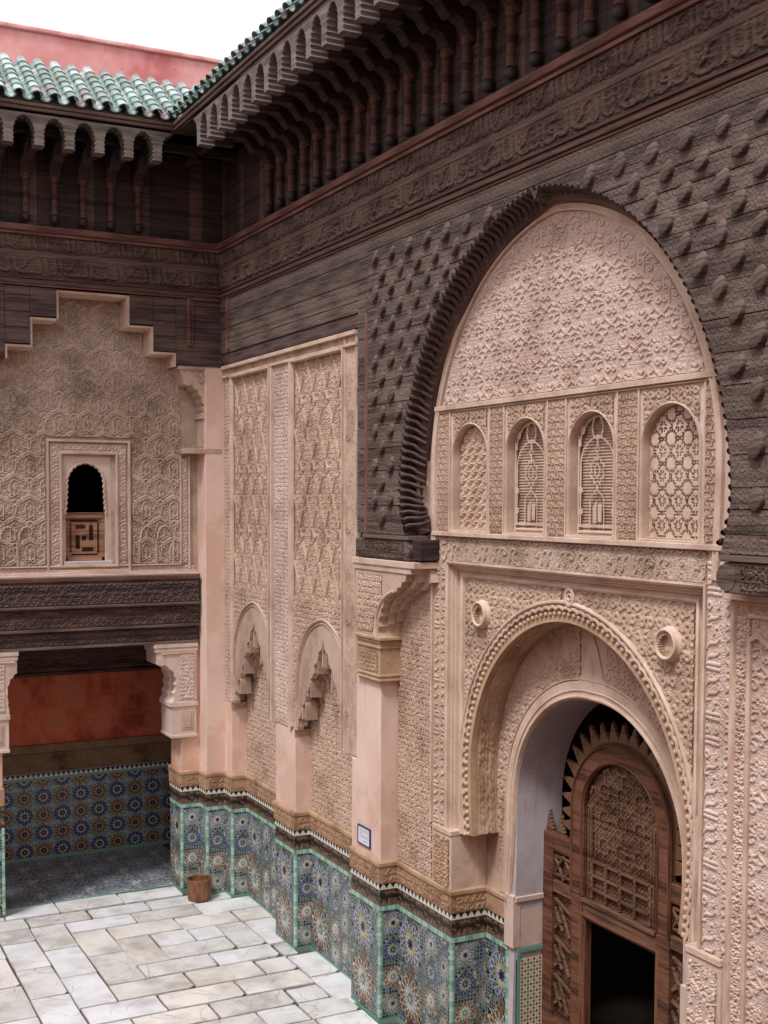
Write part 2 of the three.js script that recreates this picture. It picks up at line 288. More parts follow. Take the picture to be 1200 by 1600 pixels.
// ---------------------------------------------------------------- materials
const N1 = noiseField(512, 512, 3, [[4, 4, 1.2], [9, 9, 1], [23, 23, .7], [70, 70, .5], [180, 180, .5]]);
const N2 = noiseField(512, 512, 17, [[3, 3, 1.3], [7, 5, 1], [16, 12, .8], [50, 40, .4]]);
const NV = noiseField(512, 512, 29, [[14, 3, 1], [40, 4, 1], [90, 10, .8], [5, 5, 1], [200, 200, .3]]);
const grainF = noiseField(512, 512, 43, [[2, 40, 1], [5, 110, 1], [9, 220, 1], [3, 8, 1.2], [60, 200, .5]]);
const bPlaster = bumpTex(N1, 512, 512, .9, .9), bGrain = bumpTex(grainF, 512, 512, 1.1, 1.1);
const S = (o) => new THREE.MeshStandardMaterial(o);
function wearMarks(x, w, h) {
  const R = rng(311); x.lineCap = 'round';
  for (let i = 0; i < 26; i++) { const px = R() * w, py = R() * h, l = 40 + R() * 190, g = x.createLinearGradient(0, py, 0, py + l), k = R() < .6 ? '120,84,60' : '240,226,214'; g.addColorStop(0, `rgba(${k},${.05 + R() * .13})`); g.addColorStop(1, `rgba(${k},0)`); x.fillStyle = g; x.fillRect(px, py, 2 + R() * 9, l); }
  for (let i = 0; i < 9; i++) { let px = R() * w, py = R() * h, a = 1 + R(); x.strokeStyle = `rgba(92,66,52,${.16 + R() * .2})`; x.lineWidth = .8; x.beginPath(); x.moveTo(px, py); for (let k = 0; k < 26; k++) { a += (R() - .5) * .9; px += Math.cos(a) * 5; py += Math.sin(a) * 6; x.lineTo(px, py); } x.stroke(); }
  for (let i = 0; i < 60; i++) { x.fillStyle = R() < .5 ? `rgba(110,78,58,${.1 + R() * .2})` : `rgba(246,232,222,${.1 + R() * .22})`; x.beginPath(); x.ellipse(R() * w, R() * h, 1 + R() * 4, 1 + R() * 3, R() * 3, 0, TAU); x.fill(); }
}
function plaster(stops, field, size, rough = .93, bump = .0035) { return S({ map: texOf(ramp(512, 512, field, stops, wearMarks), size, size), roughness: rough, bumpMap: bPlaster, bumpScale: bump }); }
const M = {};
M.stucco = plaster([[0.3, 164, 138, 120], [0.42, 183, 157, 139], [0.55, 191, 166, 148], [0.7, 199, 175, 158]], N1, 2.3);
M.stuccoPale = plaster([[0.3, 186, 162, 149], [0.42, 200, 178, 166], [0.55, 206, 185, 173], [0.7, 213, 193, 182]], N1, 2.9);
M.stuccoGrey = plaster([[0.3, 150, 131, 114], [0.45, 174, 154, 137], [0.6, 186, 166, 150], [0.7, 195, 176, 161]], N1, 1.9);
M.stuccoWarm = plaster([[0.3, 158, 128, 103], [0.45, 179, 149, 123], [0.6, 188, 158, 133], [0.7, 196, 168, 144]], N1, 1.7);
M.trim = plaster([[0.3, 187, 160, 143], [0.5, 205, 180, 163], [0.7, 212, 190, 175]], N1, 1.3);
M.pink = plaster([[0.32, 214, 180, 163], [0.45, 224, 195, 181], [0.58, 228, 201, 188], [0.7, 231, 207, 196]], N2, 3.1, .85, .002);
M.pinkWarm = plaster([[0.32, 208, 166, 144], [0.45, 218, 181, 161], [0.6, 224, 190, 172], [0.7, 228, 196, 180]], N2, 2.3, .85, .002);
M.endStucco = plaster([[.3, 158, 138, 122], [.45, 180, 160, 145], [.6, 190, 170, 156], [.7, 198, 180, 167]], N1, 1.9);
M.ledge = plaster([[0.3, 136, 104, 80], [0.45, 160, 128, 102], [0.6, 172, 140, 114], [0.7, 182, 152, 127]], N1, 1.1);
M.lime = plaster([[.3, 176, 166, 172], [.5, 192, 184, 190], [.7, 200, 194, 200]], N2, 2.6, .8, .001);
M.redWall = plaster([[0.3, 150, 66, 42], [0.42, 190, 92, 62], [0.55, 204, 110, 78], [0.7, 186, 122, 92]], N2, 2.4, .8, .001);
M.pinkFar = plaster([[0.3, 190, 112, 110], [0.42, 212, 140, 138], [0.55, 220, 156, 153], [0.7, 226, 172, 166]], N2, 4.3, .9, .004);
M.pinkLip = plaster([[.3, 206, 140, 136], [.5, 226, 170, 164], [.7, 232, 186, 180]], N2, 2, .9, .004);
M.friezeBrown = plaster([[.3, 84, 62, 44], [.45, 122, 96, 72], [.7, 140, 112, 86]], N1, 1.4);
M.court = plaster([[.3, 196, 140, 116], [.5, 222, 172, 148], [.7, 230, 188, 168]], N2, 4);
const woodTex = (a, b, c, d) => texOf(ramp(512, 512, grainF, [[.32, ...a], [.44, ...b], [.56, ...c], [.68, ...d]]), 1.1, 1.1);
const wood = (a, b, c, d, bump = .004, rough = .82) => S({ map: woodTex(a, b, c, d), roughness: rough, bumpMap: bGrain, bumpScale: bump });
M.oak = [wood([64, 50, 45], [93, 76, 70], [105, 88, 81], [121, 103, 96]), wood([60, 46, 41], [87, 71, 63], [98, 82, 73], [113, 96, 87])]; M.pend = [wood([74, 64, 60], [104, 92, 88], [116, 104, 100], [130, 118, 114]), wood([70, 60, 54], [98, 87, 80], [110, 98, 91], [124, 112, 105])];
M.oakDark = [wood([52, 37, 36], [72, 55, 54], [84, 67, 65], [100, 82, 79]), wood([58, 40, 35], [80, 58, 51], [92, 70, 62], [108, 85, 77])];
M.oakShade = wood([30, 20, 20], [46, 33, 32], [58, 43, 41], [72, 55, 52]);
M.red = wood([72, 42, 36], [100, 62, 53], [114, 76, 66], [128, 94, 84]);
M.redCol = wood([56, 33, 28], [80, 49, 41], [92, 60, 50], [106, 75, 64]);
M.door = wood([58, 32, 22], [90, 54, 38], [106, 67, 48], [120, 82, 62], .002, .6);
M.doorLight = wood([62, 40, 28], [94, 64, 46], [110, 78, 58], [124, 94, 74], .002, .65);
M.lattice = wood([96, 64, 46], [136, 96, 72], [156, 116, 90], [170, 132, 108], .002, .7);
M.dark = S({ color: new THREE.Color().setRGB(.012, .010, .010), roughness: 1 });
M.iron = S({ color: new THREE.Color().setRGB(.03, .02, .018), roughness: .6 });
M.slats = plaster([[.3, 150, 126, 110], [.5, 172, 147, 131], [.7, 180, 156, 141]], N1, 1.2);
M.bin = S({ map: texOf(ramp(512, 512, NV, [[.3, 84, 52, 32], [.5, 122, 82, 54], [.7, 142, 102, 74]]), .4, .4), roughness: .55, bumpMap: bPlaster, bumpScale: .002 });
M.mint = S({ color: 0x6f9c8a, roughness: .3 });

// ---- glazed tilework: tesserae far too small to pick apart, so they are a print
const PAL = { k: '#14171d', b: '#445c94', w: '#d3d4c8', m: '#7fac98', o: '#93683f', t: '#4d8480', y: '#bfb188', g: '#98a4a8', r: '#6e4a38', lb: '#7c8eb4' };
function poly(x, pts, f) { x.fillStyle = f; x.beginPath(); pts.forEach((p, i) => (i ? x.lineTo(...p) : x.moveTo(...p))); x.closePath(); x.fill(); }
const pol = (cx, cy, r, a) => [cx + r * Math.cos(a), cy + r * Math.sin(a)];
function starShape(x, cx, cy, n, r1, r2, f, a0 = 0) { const p = []; for (let i = 0; i < n * 2; i++) p.push(pol(cx, cy, i % 2 ? r2 : r1, a0 + i * Math.PI / n)); poly(x, p, f); }
function rosette(x, cx, cy, R, c, n = 16) {
  x.fillStyle = c.bg; x.beginPath(); x.arc(cx, cy, R, 0, TAU); x.fill();
  for (let i = 0; i < n; i++) {
    const a = i / n * TAU, h = Math.PI / n;
    poly(x, [pol(cx, cy, R * .66, a - h * .8), pol(cx, cy, R * .98, a - h * .55), pol(cx, cy, R * .98, a + h * .55), pol(cx, cy, R * .66, a + h * .8)], c.out);
    poly(x, [pol(cx, cy, R * .84, a + h), pol(cx, cy, R * .93, a + h * 1.3), pol(cx, cy, R * 1.02, a + h), pol(cx, cy, R * .93, a + h * .7)], c.dot);
    poly(x, [pol(cx, cy, R * .3, a), pol(cx, cy, R * .46, a - h * .75), pol(cx, cy, R * .64, a - h * .1), pol(cx, cy, R * .64, a + h * .1), pol(cx, cy, R * .46, a + h * .75)], c.petal);
    poly(x, [pol(cx, cy, R * .48, a + h), pol(cx, cy, R * .58, a + h * 1.5), pol(cx, cy, R * .7, a + h), pol(cx, cy, R * .58, a + h * .5)], c.kite);
  }
  starShape(x, cx, cy, 8, R * .32, R * .2, c.core); starShape(x, cx, cy, 8, R * .19, R * .1, c.eye); 
}
function tessField(x, w, h, s, cols, seed) { const R = rng(seed); for (let j = 0; j < h / s; j++) for (let i = 0; i < w / s; i++) { const cx = (i + .5) * s, cy = (j + .5) * s, f = cols[Math.floor(R() * cols.length)]; (i + j) % 2 ? starShape(x, cx, cy, 4, s * .52, s * .3, f, Math.PI / 4) : poly(x, [0, 1, 2, 3, 4, 5, 6, 7].map((k) => pol(cx, cy, s * .4, (k + .5) * Math.PI / 4)), f); } }
function cluster(x, cx, cy, R, f) { for (let i = 0; i < 6; i++) { const p = pol(cx, cy, R * .62, i / 6 * TAU + .5); x.fillStyle = f; x.beginPath(); x.arc(p[0], p[1], R * .3, 0, TAU); x.fill(); const q = pol(cx, cy, R, (i + .5) / 6 * TAU + .5); poly(x, [0, 1, 2, 3, 4, 5].map((k) => pol(q[0], q[1], R * .2, k * Math.PI / 3)), PAL.k); } poly(x, [0, 1, 2, 3, 4, 5].map((k) => pol(cx, cy, R * .26, k * Math.PI / 3)), PAL.k); }
function weather(x, w, h, f, amount) { const im = x.getImageData(0, 0, w, h); for (let j = 0; j < h; j++) for (let i = 0; i < w; i++) { const k = .84 - amount * 2.4 * (f[(j % 512) * 512 + (i % 512)] - .42), o = (j * w + i) * 4; for (let q = 0; q < 3; q++) im.data[o + q] = clamp(im.data[o + q] * k, 0, 255); } x.putImageData(im, 0, 0); }
function zellige(variant) {                                    // small stars and polygons round many-pointed rosettes
  const w = 1024, c = canvasOf(w, w), x = c.getContext('2d'); x.fillStyle = '#93a09a'; x.fillRect(0, 0, w, w);
  tessField(x, w, w, 32, [PAL.k, PAL.k, PAL.b, PAL.w, PAL.k, PAL.t, PAL.m, PAL.k, PAL.k, PAL.lb, PAL.o], 5 + variant);
  const A = { bg: PAL.w, out: PAL.lb, dot: PAL.k, petal: PAL.y, kite: PAL.k, core: PAL.b, eye: PAL.k }, B = { bg: PAL.w, out: PAL.o, dot: PAL.k, petal: PAL.w, kite: PAL.b, core: PAL.t, eye: PAL.w }, C = { bg: PAL.g, out: PAL.b, dot: PAL.k, petal: PAL.w, kite: PAL.k, core: PAL.k, eye: PAL.y }, E = { bg: PAL.w, out: PAL.g, dot: PAL.k, petal: PAL.w, kite: PAL.r, core: PAL.m, eye: PAL.k };
  const big = (cx, cy, R, p) => { // a ring of black and coloured points round a sixteen-fold star
    for (let i = 0; i < 16; i++) { const q = pol(cx, cy, R * 1.04, (i + .5) / 16 * TAU); poly(x, [0, 1, 2, 3, 4, 5].map((k) => pol(q[0], q[1], R * .1, k * Math.PI / 3)), i % 2 ? PAL.k : p.out); }
    rosette(x, cx, cy, R * .95, p, 16);
    for (let i = 0; i < 16; i++) { const q = pol(cx, cy, R * .8, i / 16 * TAU); poly(x, [0, 1, 2, 3].map((k) => pol(q[0], q[1], R * .055, k * Math.PI / 2)), PAL.k); }
  };
  const q = w / 4, set = variant ? [C, A, A, E] : [A, C, B, A]; let k = 0;
  for (let j = 0; j < 2; j++) for (let i = 0; i < 2; i++) { const cx = q + i * 2 * q, cy = q + j * 2 * q; if (i === variant) big(cx, cy, q * .84, set[k]); else { for (const [dx, dy] of [[-.45, -.5], [.45, 0], [-.45, .5], [.45, -1]]) for (const wy of [-w, 0, w]) rosette(x, cx + dx * q, cy + dy * q + wy, q * .4, [A, B, C, E][Math.floor((dx + 1) * 3 + dy * 2 + j + 8) % 4], 12); } k++; }
  for (let j = 0; j < 2; j++) for (const dy of [0, w]) { cluster(x, q + variant * 2 * q, j * 2 * q + dy, q * .26, j ? PAL.o : PAL.r); }
  weather(x, w, w, N2, .25); return c;
}
function galleryTiles() {
  const w = 512, c = canvasOf(w, w), x = c.getContext('2d'); x.fillStyle = PAL.g; x.fillRect(0, 0, w, w); tessField(x, w, w, 21.33, [PAL.k, PAL.k, PAL.b, PAL.k, PAL.m], 9);
  const A = { bg: PAL.k, out: PAL.b, dot: PAL.k, petal: PAL.w, kite: PAL.k, core: PAL.k, eye: PAL.o }, B = { bg: PAL.k, out: PAL.o, dot: PAL.w, petal: PAL.y, kite: PAL.k, core: PAL.k, eye: PAL.b };
  for (let j = 0; j < 2; j++) for (let i = 0; i < 2; i++) rosette(x, 128 + i * 256, 128 + j * 256, 112, (i + j) % 2 ? A : B, 12);
  for (const a of [0, 256, 512]) for (const b of [0, 256, 512]) starShape(x, a, b, 8, 34, 18, PAL.m);
  return c;
}
function bandPrint(w, h, draw) { const c = canvasOf(w, h), x = c.getContext('2d'); draw(x, w, h); return c; }
const cTri = bandPrint(128, 128, (x, w, h) => { x.fillStyle = PAL.w; x.fillRect(0, 0, w, h); x.fillStyle = PAL.b; x.fillRect(0, h * .86, w, h * .14); x.fillStyle = '#1a1c20'; x.fillRect(0, 0, w, h * .08); poly(x, [[w * .08, h * .06], [w * .92, h * .06], [w * .5, h * .76]], '#1a1c20'); });
const cFloral = bandPrint(512, 256, (x, w, h) => { x.fillStyle = '#94745c'; x.fillRect(0, 0, w, h); { const R = rng(5); for (let i = 0; i < 150; i++) { x.fillStyle = R() < .7 ? '#1c1715' : '#c2a587'; x.beginPath(); x.ellipse(R() * w, h * (.1 + .8 * R()), 9 + R() * 7, 5 + R() * 4, R() * 3, 0, TAU); x.fill(); } } x.strokeStyle = '#191513'; x.lineCap = 'round'; for (const d of [-w, 0, w]) { x.save(); x.translate(d, 0); x.lineWidth = 12; drawDark(x, w, h); x.restore(); } x.fillStyle = '#6b5a66'; x.fillRect(0, 0, w, 14); x.fillRect(0, h - 12, w, 12); weather(x, w, h, N1, .5); });
function drawDark(x, w, h) { const R = rng(77); for (let i = 0; i < 16; i++) { const px = (i + .5) / 16 * w, py = h * (.3 + .4 * R()); curl(x, px, py, h * .12, R() * TAU, R() < .5 ? 1 : -1, 1.5); x.fillStyle = '#191513'; x.beginPath(); x.ellipse(px + 12, h * (.2 + .6 * R()), 12, 7, R() * 3, 0, TAU); x.fill(); } }
const cMint = bandPrint(256, 64, (x, w, h) => { x.fillStyle = '#72a08e'; x.fillRect(0, 0, w, h); const R = rng(8); for (let i = 0; i < 8; i++) { x.fillStyle = ['#8db8a6', '#7fa997', '#a8c9bb', '#6d9785'][Math.floor(R() * 4)]; x.fillRect(i * 32 + 2, 2, 28, h - 4); } });
const cCheck = bandPrint(128, 128, (x, w, h) => { x.fillStyle = '#cfc9b0'; x.fillRect(0, 0, w, h); for (const [a, b, f] of [[0, 0, '#14181c'], [64, 64, '#14181c'], [64, 0, '#c9b98e'], [0, 64, '#7c5a3a']]) for (const da of [0, 128]) for (const db of [0, 128]) poly(x, [[a + da - 26, b + db], [a + da, b + db - 30], [a + da + 26, b + db], [a + da, b + db + 30]], f); });
const cFloor = bandPrint(512, 512, (x, w, h) => { x.fillStyle = '#9aa3ad'; x.fillRect(0, 0, w, h); const R = rng(61), C = ['#3a4560', '#c4c8cc', '#566a92', '#cccbc6', '#465876', '#a3abb8', '#86726a']; for (let j = 0; j < 16; j++) for (let i = 0; i < 16; i++) { const cx = (i + .5) * 32, cy = (j + .5) * 32; (i + j) % 2 ? starShape(x, cx, cy, 4, 20, 9, C[Math.floor(R() * 7)], .4) : poly(x, [[cx - 13, cy - 6], [cx + 6, cy - 13], [cx + 13, cy + 6], [cx - 6, cy + 13]], C[Math.floor(R() * 7)]); } weather(x, w, h, N1, .3); });
const glaze = (cv, su, sv, rough = .34) => S({ map: texOf(cv, su, sv), roughness: rough });
M.zel = [glaze(zellige(0), 1.24, 1.262), glaze(zellige(1), 1.24, 1.262)];
M.zelG = glaze(galleryTiles(), .62, .6, .4); M.tri = glaze(cTri, .083, .085); M.floral = glaze(cFloral, .3, .2, .5); M.mintTile = glaze(cMint, .36, .06, .3); M.mintTileV = (() => { const m = glaze(cMint, .06, .36, .3); m.map.rotation = Math.PI / 2; m.map.repeat.set(1 / .36, 1 / .06); return m; })();
M.check = glaze(cCheck, .075, .075, .35); M.galFloor = glaze(cFloor, .72, .72, .5);

// marble: cloudy white with grey and rusty veins
function marbleTex(seed, tint, vein, dirt) {
  const w = 512, c = ramp(w, w, noiseField(w, w, seed, [[3, 3, 1.2], [7, 7, 1], [18, 18, .6], [60, 60, .35]]), [[.28, ...tint.map((v) => v * (1 - dirt))], [.42, ...tint.map((v) => v * .95)], [.55, ...tint], [.7, ...tint.map((v) => Math.min(255, v * 1.04))]], (x) => {
    const R = rng(seed); x.lineCap = 'round';
    for (let i = 0; i < vein; i++) { let px = R() * w, py = R() * w, a = .5 + R() * .7; x.strokeStyle = R() < .75 ? `rgba(86,82,88,${.2 + R() * .35})` : `rgba(170,114,62,${.2 + R() * .35})`; for (let k = 0; k < 40; k++) { x.lineWidth = .6 + R() * 3.2; x.beginPath(); x.moveTo(px, py); a += (R() - .5) * .8; px += Math.cos(a) * 11; py += Math.sin(a) * 11; x.lineTo(px, py); x.stroke(); } }
    for (let i = 0; i < 12; i++) { const px = R() * w, py = R() * w, r = 14 + R() * 60, g = x.createRadialGradient(px, py, 0, px, py, r); const k = R() < .5 ? '150,112,70' : '90,86,88'; g.addColorStop(0, `rgba(${k},${.1 + .2 * R()})`); g.addColorStop(1, `rgba(${k},0)`); x.fillStyle = g; x.fillRect(0, 0, w, w); }
  });
  return S({ map: texOf(c, 1.6, 1.6), roughness: .42, bumpMap: bPlaster, bumpScale: .002 });
}
M.marble = [marbleTex(101, [216, 217, 220], 10, .08), marbleTex(202, [210, 210, 209], 16, .12), marbleTex(303, [219, 220, 225], 6, .06), marbleTex(404, [202, 201, 199], 20, .16), marbleTex(505, [215, 212, 207], 9, .12)];
M.joint = S({ color: 0x55483f, roughness: 1, bumpMap: bPlaster, bumpScale: .01 });
const roofTile = (hex, r) => { const c = new THREE.Color(hex); const st = [c.clone().multiplyScalar(.5), c, c.clone().lerp(new THREE.Color(1, 1, 1), .25)].map((k) => { const s = k.clone(); return [s.r, s.g, s.b].map((v) => Math.pow(v, 1 / 2.2) * 255); }); return new THREE.MeshPhysicalMaterial({ map: texOf(ramp(512, 512, N1, [[.34, ...st[0]], [.5, ...st[1]], [.64, ...st[2]]]), .5, .5), roughness: r, clearcoat: .35, clearcoatRoughness: .3 }); };
M.tile = [roofTile('#5d8079', .32), roofTile('#93aaa7', .3), roofTile('#4d665a', .4), roofTile('#7d847c', .6), roofTile('#6f5a58', .5)];
// florets, pierced stars and window tracery
const pFloret = heights(160, 180, (x, w, h) => { for (const [a, b] of [[w / 2, h / 2], [0, 0]]) { x.fillStyle = gray(255); starShape(x, a, b, 8, w * .34, w * .17, gray(255)); x.fillStyle = gray(60); x.beginPath(); x.arc(a, b, w * .06, 0, TAU); x.fill(); x.strokeStyle = gray(150); x.lineWidth = 9; x.beginPath(); x.moveTo(a - w * .5, b - h * .25); x.lineTo(a, b - h * .5); x.stroke(); } }, 1);
const pStar = heights(200, 200, (x, w, h) => { x.fillStyle = gray(255); x.fillRect(0, 0, w, h); for (const [a, b, n, r] of [[w / 2, h / 2, 16, .32], [0, 0, 8, .17]]) for (let i = 0; i < n; i++) { const q = (i + .5) / n * TAU; x.fillStyle = gray(0); x.beginPath(); x.ellipse(a + Math.cos(q) * w * r, b + Math.sin(q) * h * r, w * .075, w * .028, q, 0, TAU); x.fill(); } x.fillStyle = gray(0); for (const [a, b] of [[w / 2, 0], [0, h / 2]]) for (let i = 0; i < 4; i++) { const q = i / 4 * TAU + .78; x.beginPath(); x.arc(a + Math.cos(q) * w * .07, b + Math.sin(q) * w * .07, w * .032, 0, TAU); x.fill(); } }, 1);
const pTrace = heights(260, 480, (x, w, h) => {
  x.strokeStyle = gray(255); x.fillStyle = gray(255); x.lineWidth = 11;
  x.strokeRect(8, -40, w - 16, h + 26); x.beginPath(); x.moveTo(22, h - 40); x.lineTo(22, h * .42); x.bezierCurveTo(24, h * .24, w * .35, h * .2, w / 2, h * .17); x.bezierCurveTo(w * .65, h * .2, w - 24, h * .24, w - 22, h * .42); x.lineTo(w - 22, h - 40); x.stroke();
  x.beginPath(); x.ellipse(w / 2, h * .105, 34, 44, 0, 0, TAU); x.stroke(); x.beginPath(); x.moveTo(18, h * .25); x.bezierCurveTo(20, h * .1, w * .3, h * .02, w / 2, h * .01); x.bezierCurveTo(w * .7, h * .02, w - 20, h * .1, w - 18, h * .25); x.stroke();
  x.lineWidth = 9; x.beginPath(); x.moveTo(w / 2, h * .17); x.lineTo(w / 2, h * .24); x.lineTo(w / 2 - 15, h * .28); x.lineTo(w / 2, h * .32); x.lineTo(w / 2 + 15, h * .28); x.lineTo(w / 2, h * .24); x.moveTo(w / 2, h * .32); x.lineTo(w / 2, h * .37); x.stroke();
  const p = []; for (let i = 0; i < 16; i++) { const r = i % 2 ? 36 : 50; p.push([w / 2 + r * 1.0 * Math.cos(i / 16 * TAU + .39), h * .46 + r * 1.15 * Math.sin(i / 16 * TAU + .39)]); } x.beginPath(); p.forEach((q, i) => (i ? x.lineTo(...q) : x.moveTo(...q))); x.closePath(); x.stroke(); x.beginPath(); x.ellipse(w / 2, h * .46, 16, 26, 0, 0, TAU); x.stroke();
  x.beginPath(); x.arc(w / 2, h * .6, 9, 0, TAU); x.fill(); x.beginPath(); x.moveTo(w / 2 - 46, h * .94); x.lineTo(w / 2 - 46, h * .72); x.bezierCurveTo(w / 2 - 44, h * .66, w / 2 - 14, h * .65, w / 2, h * .62); x.bezierCurveTo(w / 2 + 14, h * .65, w / 2 + 44, h * .66, w / 2 + 46, h * .72); x.lineTo(w / 2 + 46, h * .94); x.stroke();
  x.beginPath(); x.moveTo(w / 2 - 26, h * .9); x.lineTo(w / 2 - 26, h * .76); x.lineTo(w / 2 - 4, h * .7); x.lineTo(w / 2 - 4, h * .9); x.closePath(); x.fill(); x.fillRect(w / 2 + 6, h * .74, 26, h * .15); x.fillRect(14, h * .92, w - 28, 8);
  for (const [a, b] of [[24, .62], [w - 24, .62], [24, .8], [w - 24, .8], [34, .12], [w - 34, .12]]) { x.beginPath(); x.arc(a, h * b, 17, 0, TAU); x.fill(); }
}, 1);
const pStrap = heights(240, 240, (x, w, h) => { x.strokeStyle = gray(255); x.lineWidth = 17; x.lineJoin = 'miter'; const c = w / 2, r = w * .25; x.strokeRect(c - r, c - r, 2 * r, 2 * r); x.beginPath(); for (let i = 0; i <= 4; i++) { const a = i / 4 * TAU; const q = [c + r * 1.414 * Math.cos(a), c + r * 1.414 * Math.sin(a)]; i ? x.lineTo(...q) : x.moveTo(...q); } x.closePath(); x.stroke(); x.beginPath(); for (const s of [-1, 1]) { x.moveTo(c + s * r, c - r); x.lineTo(c + s * w / 2, c - w / 2); x.moveTo(c + s * r, c + r); x.lineTo(c + s * w / 2, c + w / 2); } for (const [a, b] of [[1, 0], [-1, 0], [0, 1], [0, -1]]) { x.moveTo(c + a * r * 1.414, c + b * r * 1.414); x.lineTo(c + a * w / 2, c + b * w / 2); } x.stroke(); }, 1);

// ---------------------------------------------------------------- the setting: ground, paving, gallery floor
function structure(name) { const g = new THREE.Group(); g.name = name; g.userData = { kind: 'structure' }; scene.add(g); return g; }
const court = structure('courtyard_floor');
{ const g = new THREE.PlaneGeometry(160, 160).rotateX(-Math.PI / 2).translate(0, -.03, 0); put('joint_bed', uvm(g), M.joint, court); }
const slabs = [
  [1.05, 2.1, -18.25, -17.82], [2.12, 3.07, -18.27, -17.8], [3.09, 3.84, -18.27, -17.81], [3.86, 4.78, -18.26, -17.8], [4.8, 5.69, -18.24, -17.79],
  [1.4, 2.36, -17.76, -17.33], [2.38, 3.31, -17.76, -17.34], [3.34, 4.18, -17.72, -17.34], [4.22, 5.05, -17.7, -17.33], [5.08, 5.98, -17.7, -17.32], [6, 6.3, -17.6, -17.32],
  [3.8, 4.72, -17.29, -16.88], [4.74, 5.66, -17.28, -16.86], [5.69, 6.55, -17.28, -16.78],
  [4.28, 5.22, -16.83, -16.36], [5.24, 6.05, -16.8, -16.3], [6.09, 6.54, -16.74, -16.27],
  [4.75, 5.24, -16.32, -15.81], [5.27, 5.66, -16.27, -15.82], [4.73, 5.64, -15.78, -15.33], [5.68, 6.06, -16.26, -15.32], [6.09, 6.53, -16.23, -15.26],
  [4.28, 5.21, -15.28, -14.86], [5.24, 6.07, -15.27, -14.83], [6.12, 6.3, -15.2, -14.78],
  [3.78, 4.72, -14.8, -14.31], [4.75, 5.65, -14.8, -14.3], [5.68, 6.1, -14.75, -14.3], [6.13, 6.53, -14.72, -13.97],
  [3.31, 4.21, -14.26, -13.77], [4.24, 5.19, -14.25, -13.79], [5.22, 6.1, -14.25, -13.79], [6.11, 6.53, -13.92, -13],
  [2.84, 3.74, -13.73, -13.27], [3.77, 4.68, -13.73, -13.3], [4.71, 5.64, -13.74, -13.3], [5.68, 6.08, -13.7, -13.3],
  [2.36, 3.27, -13.24, -12.8], [3.3, 4.18, -13.25, -12.79], [4.2, 5.1, -13.25, -12.8], [5.13, 5.62, -13.26, -12.8], [5.65, 6.26, -13.25, -12.8],
  [1.9, 2.8, -12.76, -12.3], [2.83, 3.73, -12.76, -12.3], [3.76, 4.7, -12.76, -12.31], [4.73, 5.64, -12.76, -12.31], [5.67, 6.26, -12.76, -12.3],
  [4.26, 4.72, -16.32, -15.31], [3.79, 4.25, -16.84, -15.9], [3.79, 4.26, -15.87, -14.83], [3.32, 3.77, -17.3, -16.35], [3.31, 3.76, -16.32, -15.33], [3.3, 3.75, -15.3, -14.3],
  [2.85, 3.29, -16.77, -15.8], [2.84, 3.28, -15.77, -14.81], [2.83, 3.28, -14.78, -13.77], [2.85, 3.3, -17.31, -16.8], [2.38, 2.82, -17.3, -16.32], [2.38, 2.81, -16.29, -15.31], [2.37, 2.81, -15.28, -14.29], [2.36, 2.8, -14.26, -13.28],
  [1.91, 2.35, -16.78, -15.8], [1.91, 2.35, -15.77, -14.78], [1.9, 2.34, -14.75, -13.76], [1.9, 2.34, -13.73, -12.8], [1.91, 2.36, -17.31, -16.81], [1.44, 1.88, -17.3, -16.3], [1.44, 1.88, -16.28, -15.3], [1.43, 1.87, -15.27, -14.27], [1.43, 1.87, -14.24, -13.24],
];
{ const R = rng(12);
  for (const [a, b, c, d] of slabs) {
    const j = () => (R() - .5) * .016, chip = R() < .3 ? .05 : .01, g0 = .0;
    const x0 = a + g0, x1 = b - g0, y0 = -d + g0, y1 = -c - g0;
    const p = [[x0 + j() + .012, y0 + j()], [lerp(x0, x1, .5), y0 + j() * .7], [x1 - chip + j(), y0 + j() * .5], [x1 + j() * .5, y0 + chip], [x1 + j(), lerp(y0, y1, .5)], [x1 + j(), y1 - .006], [x1 - .008, y1 + j() * .6], [lerp(x0, x1, .45), y1 + j()], [x0 + .012, y1 + j() * .7], [x0 + j() * .4, y1 - .01], [x0 + j(), lerp(y0, y1, .5)], [x0 + j() * .3, y0 + .016]];
    const s = new THREE.Shape(V2(p)), g = new THREE.ExtrudeGeometry(s, { depth: .026, bevelEnabled: true, bevelThickness: .003, bevelSize: .003, bevelOffset: -.003, bevelSegments: 1, curveSegments: 1 });
    g.rotateX(-Math.PI / 2); const u = uvm(g), o = u.attributes.uv, ox = R() * 5, oy = R() * 5, sw = R() < .5;
    for (let i = 0; i < o.count; i++) { const q = o.getX(i), r = o.getY(i); o.setXY(i, (sw ? r : q) + ox, (sw ? q : r) + oy); }
    u.rotateX((R() - .5) * .004); const yy = u.boundingBox || (u.computeBoundingBox(), u.boundingBox); u.translate(0, .002 * R() - yy.max.y, 0);
    put('paving_slab', u, M.marble[Math.floor(R() * 5)], court);
  } }
const galFloor = structure('gallery_floor');
put('floor_tiles', uvm(new THREE.BoxGeometry(14, .05, 2.4).translate(-.8, -.021, -19.46)), M.galFloor, galFloor);
put('border_strip', uvm(new THREE.BoxGeometry(14, .03, .05).translate(-.8, -.007, -18.285)), M.mint, galFloor);

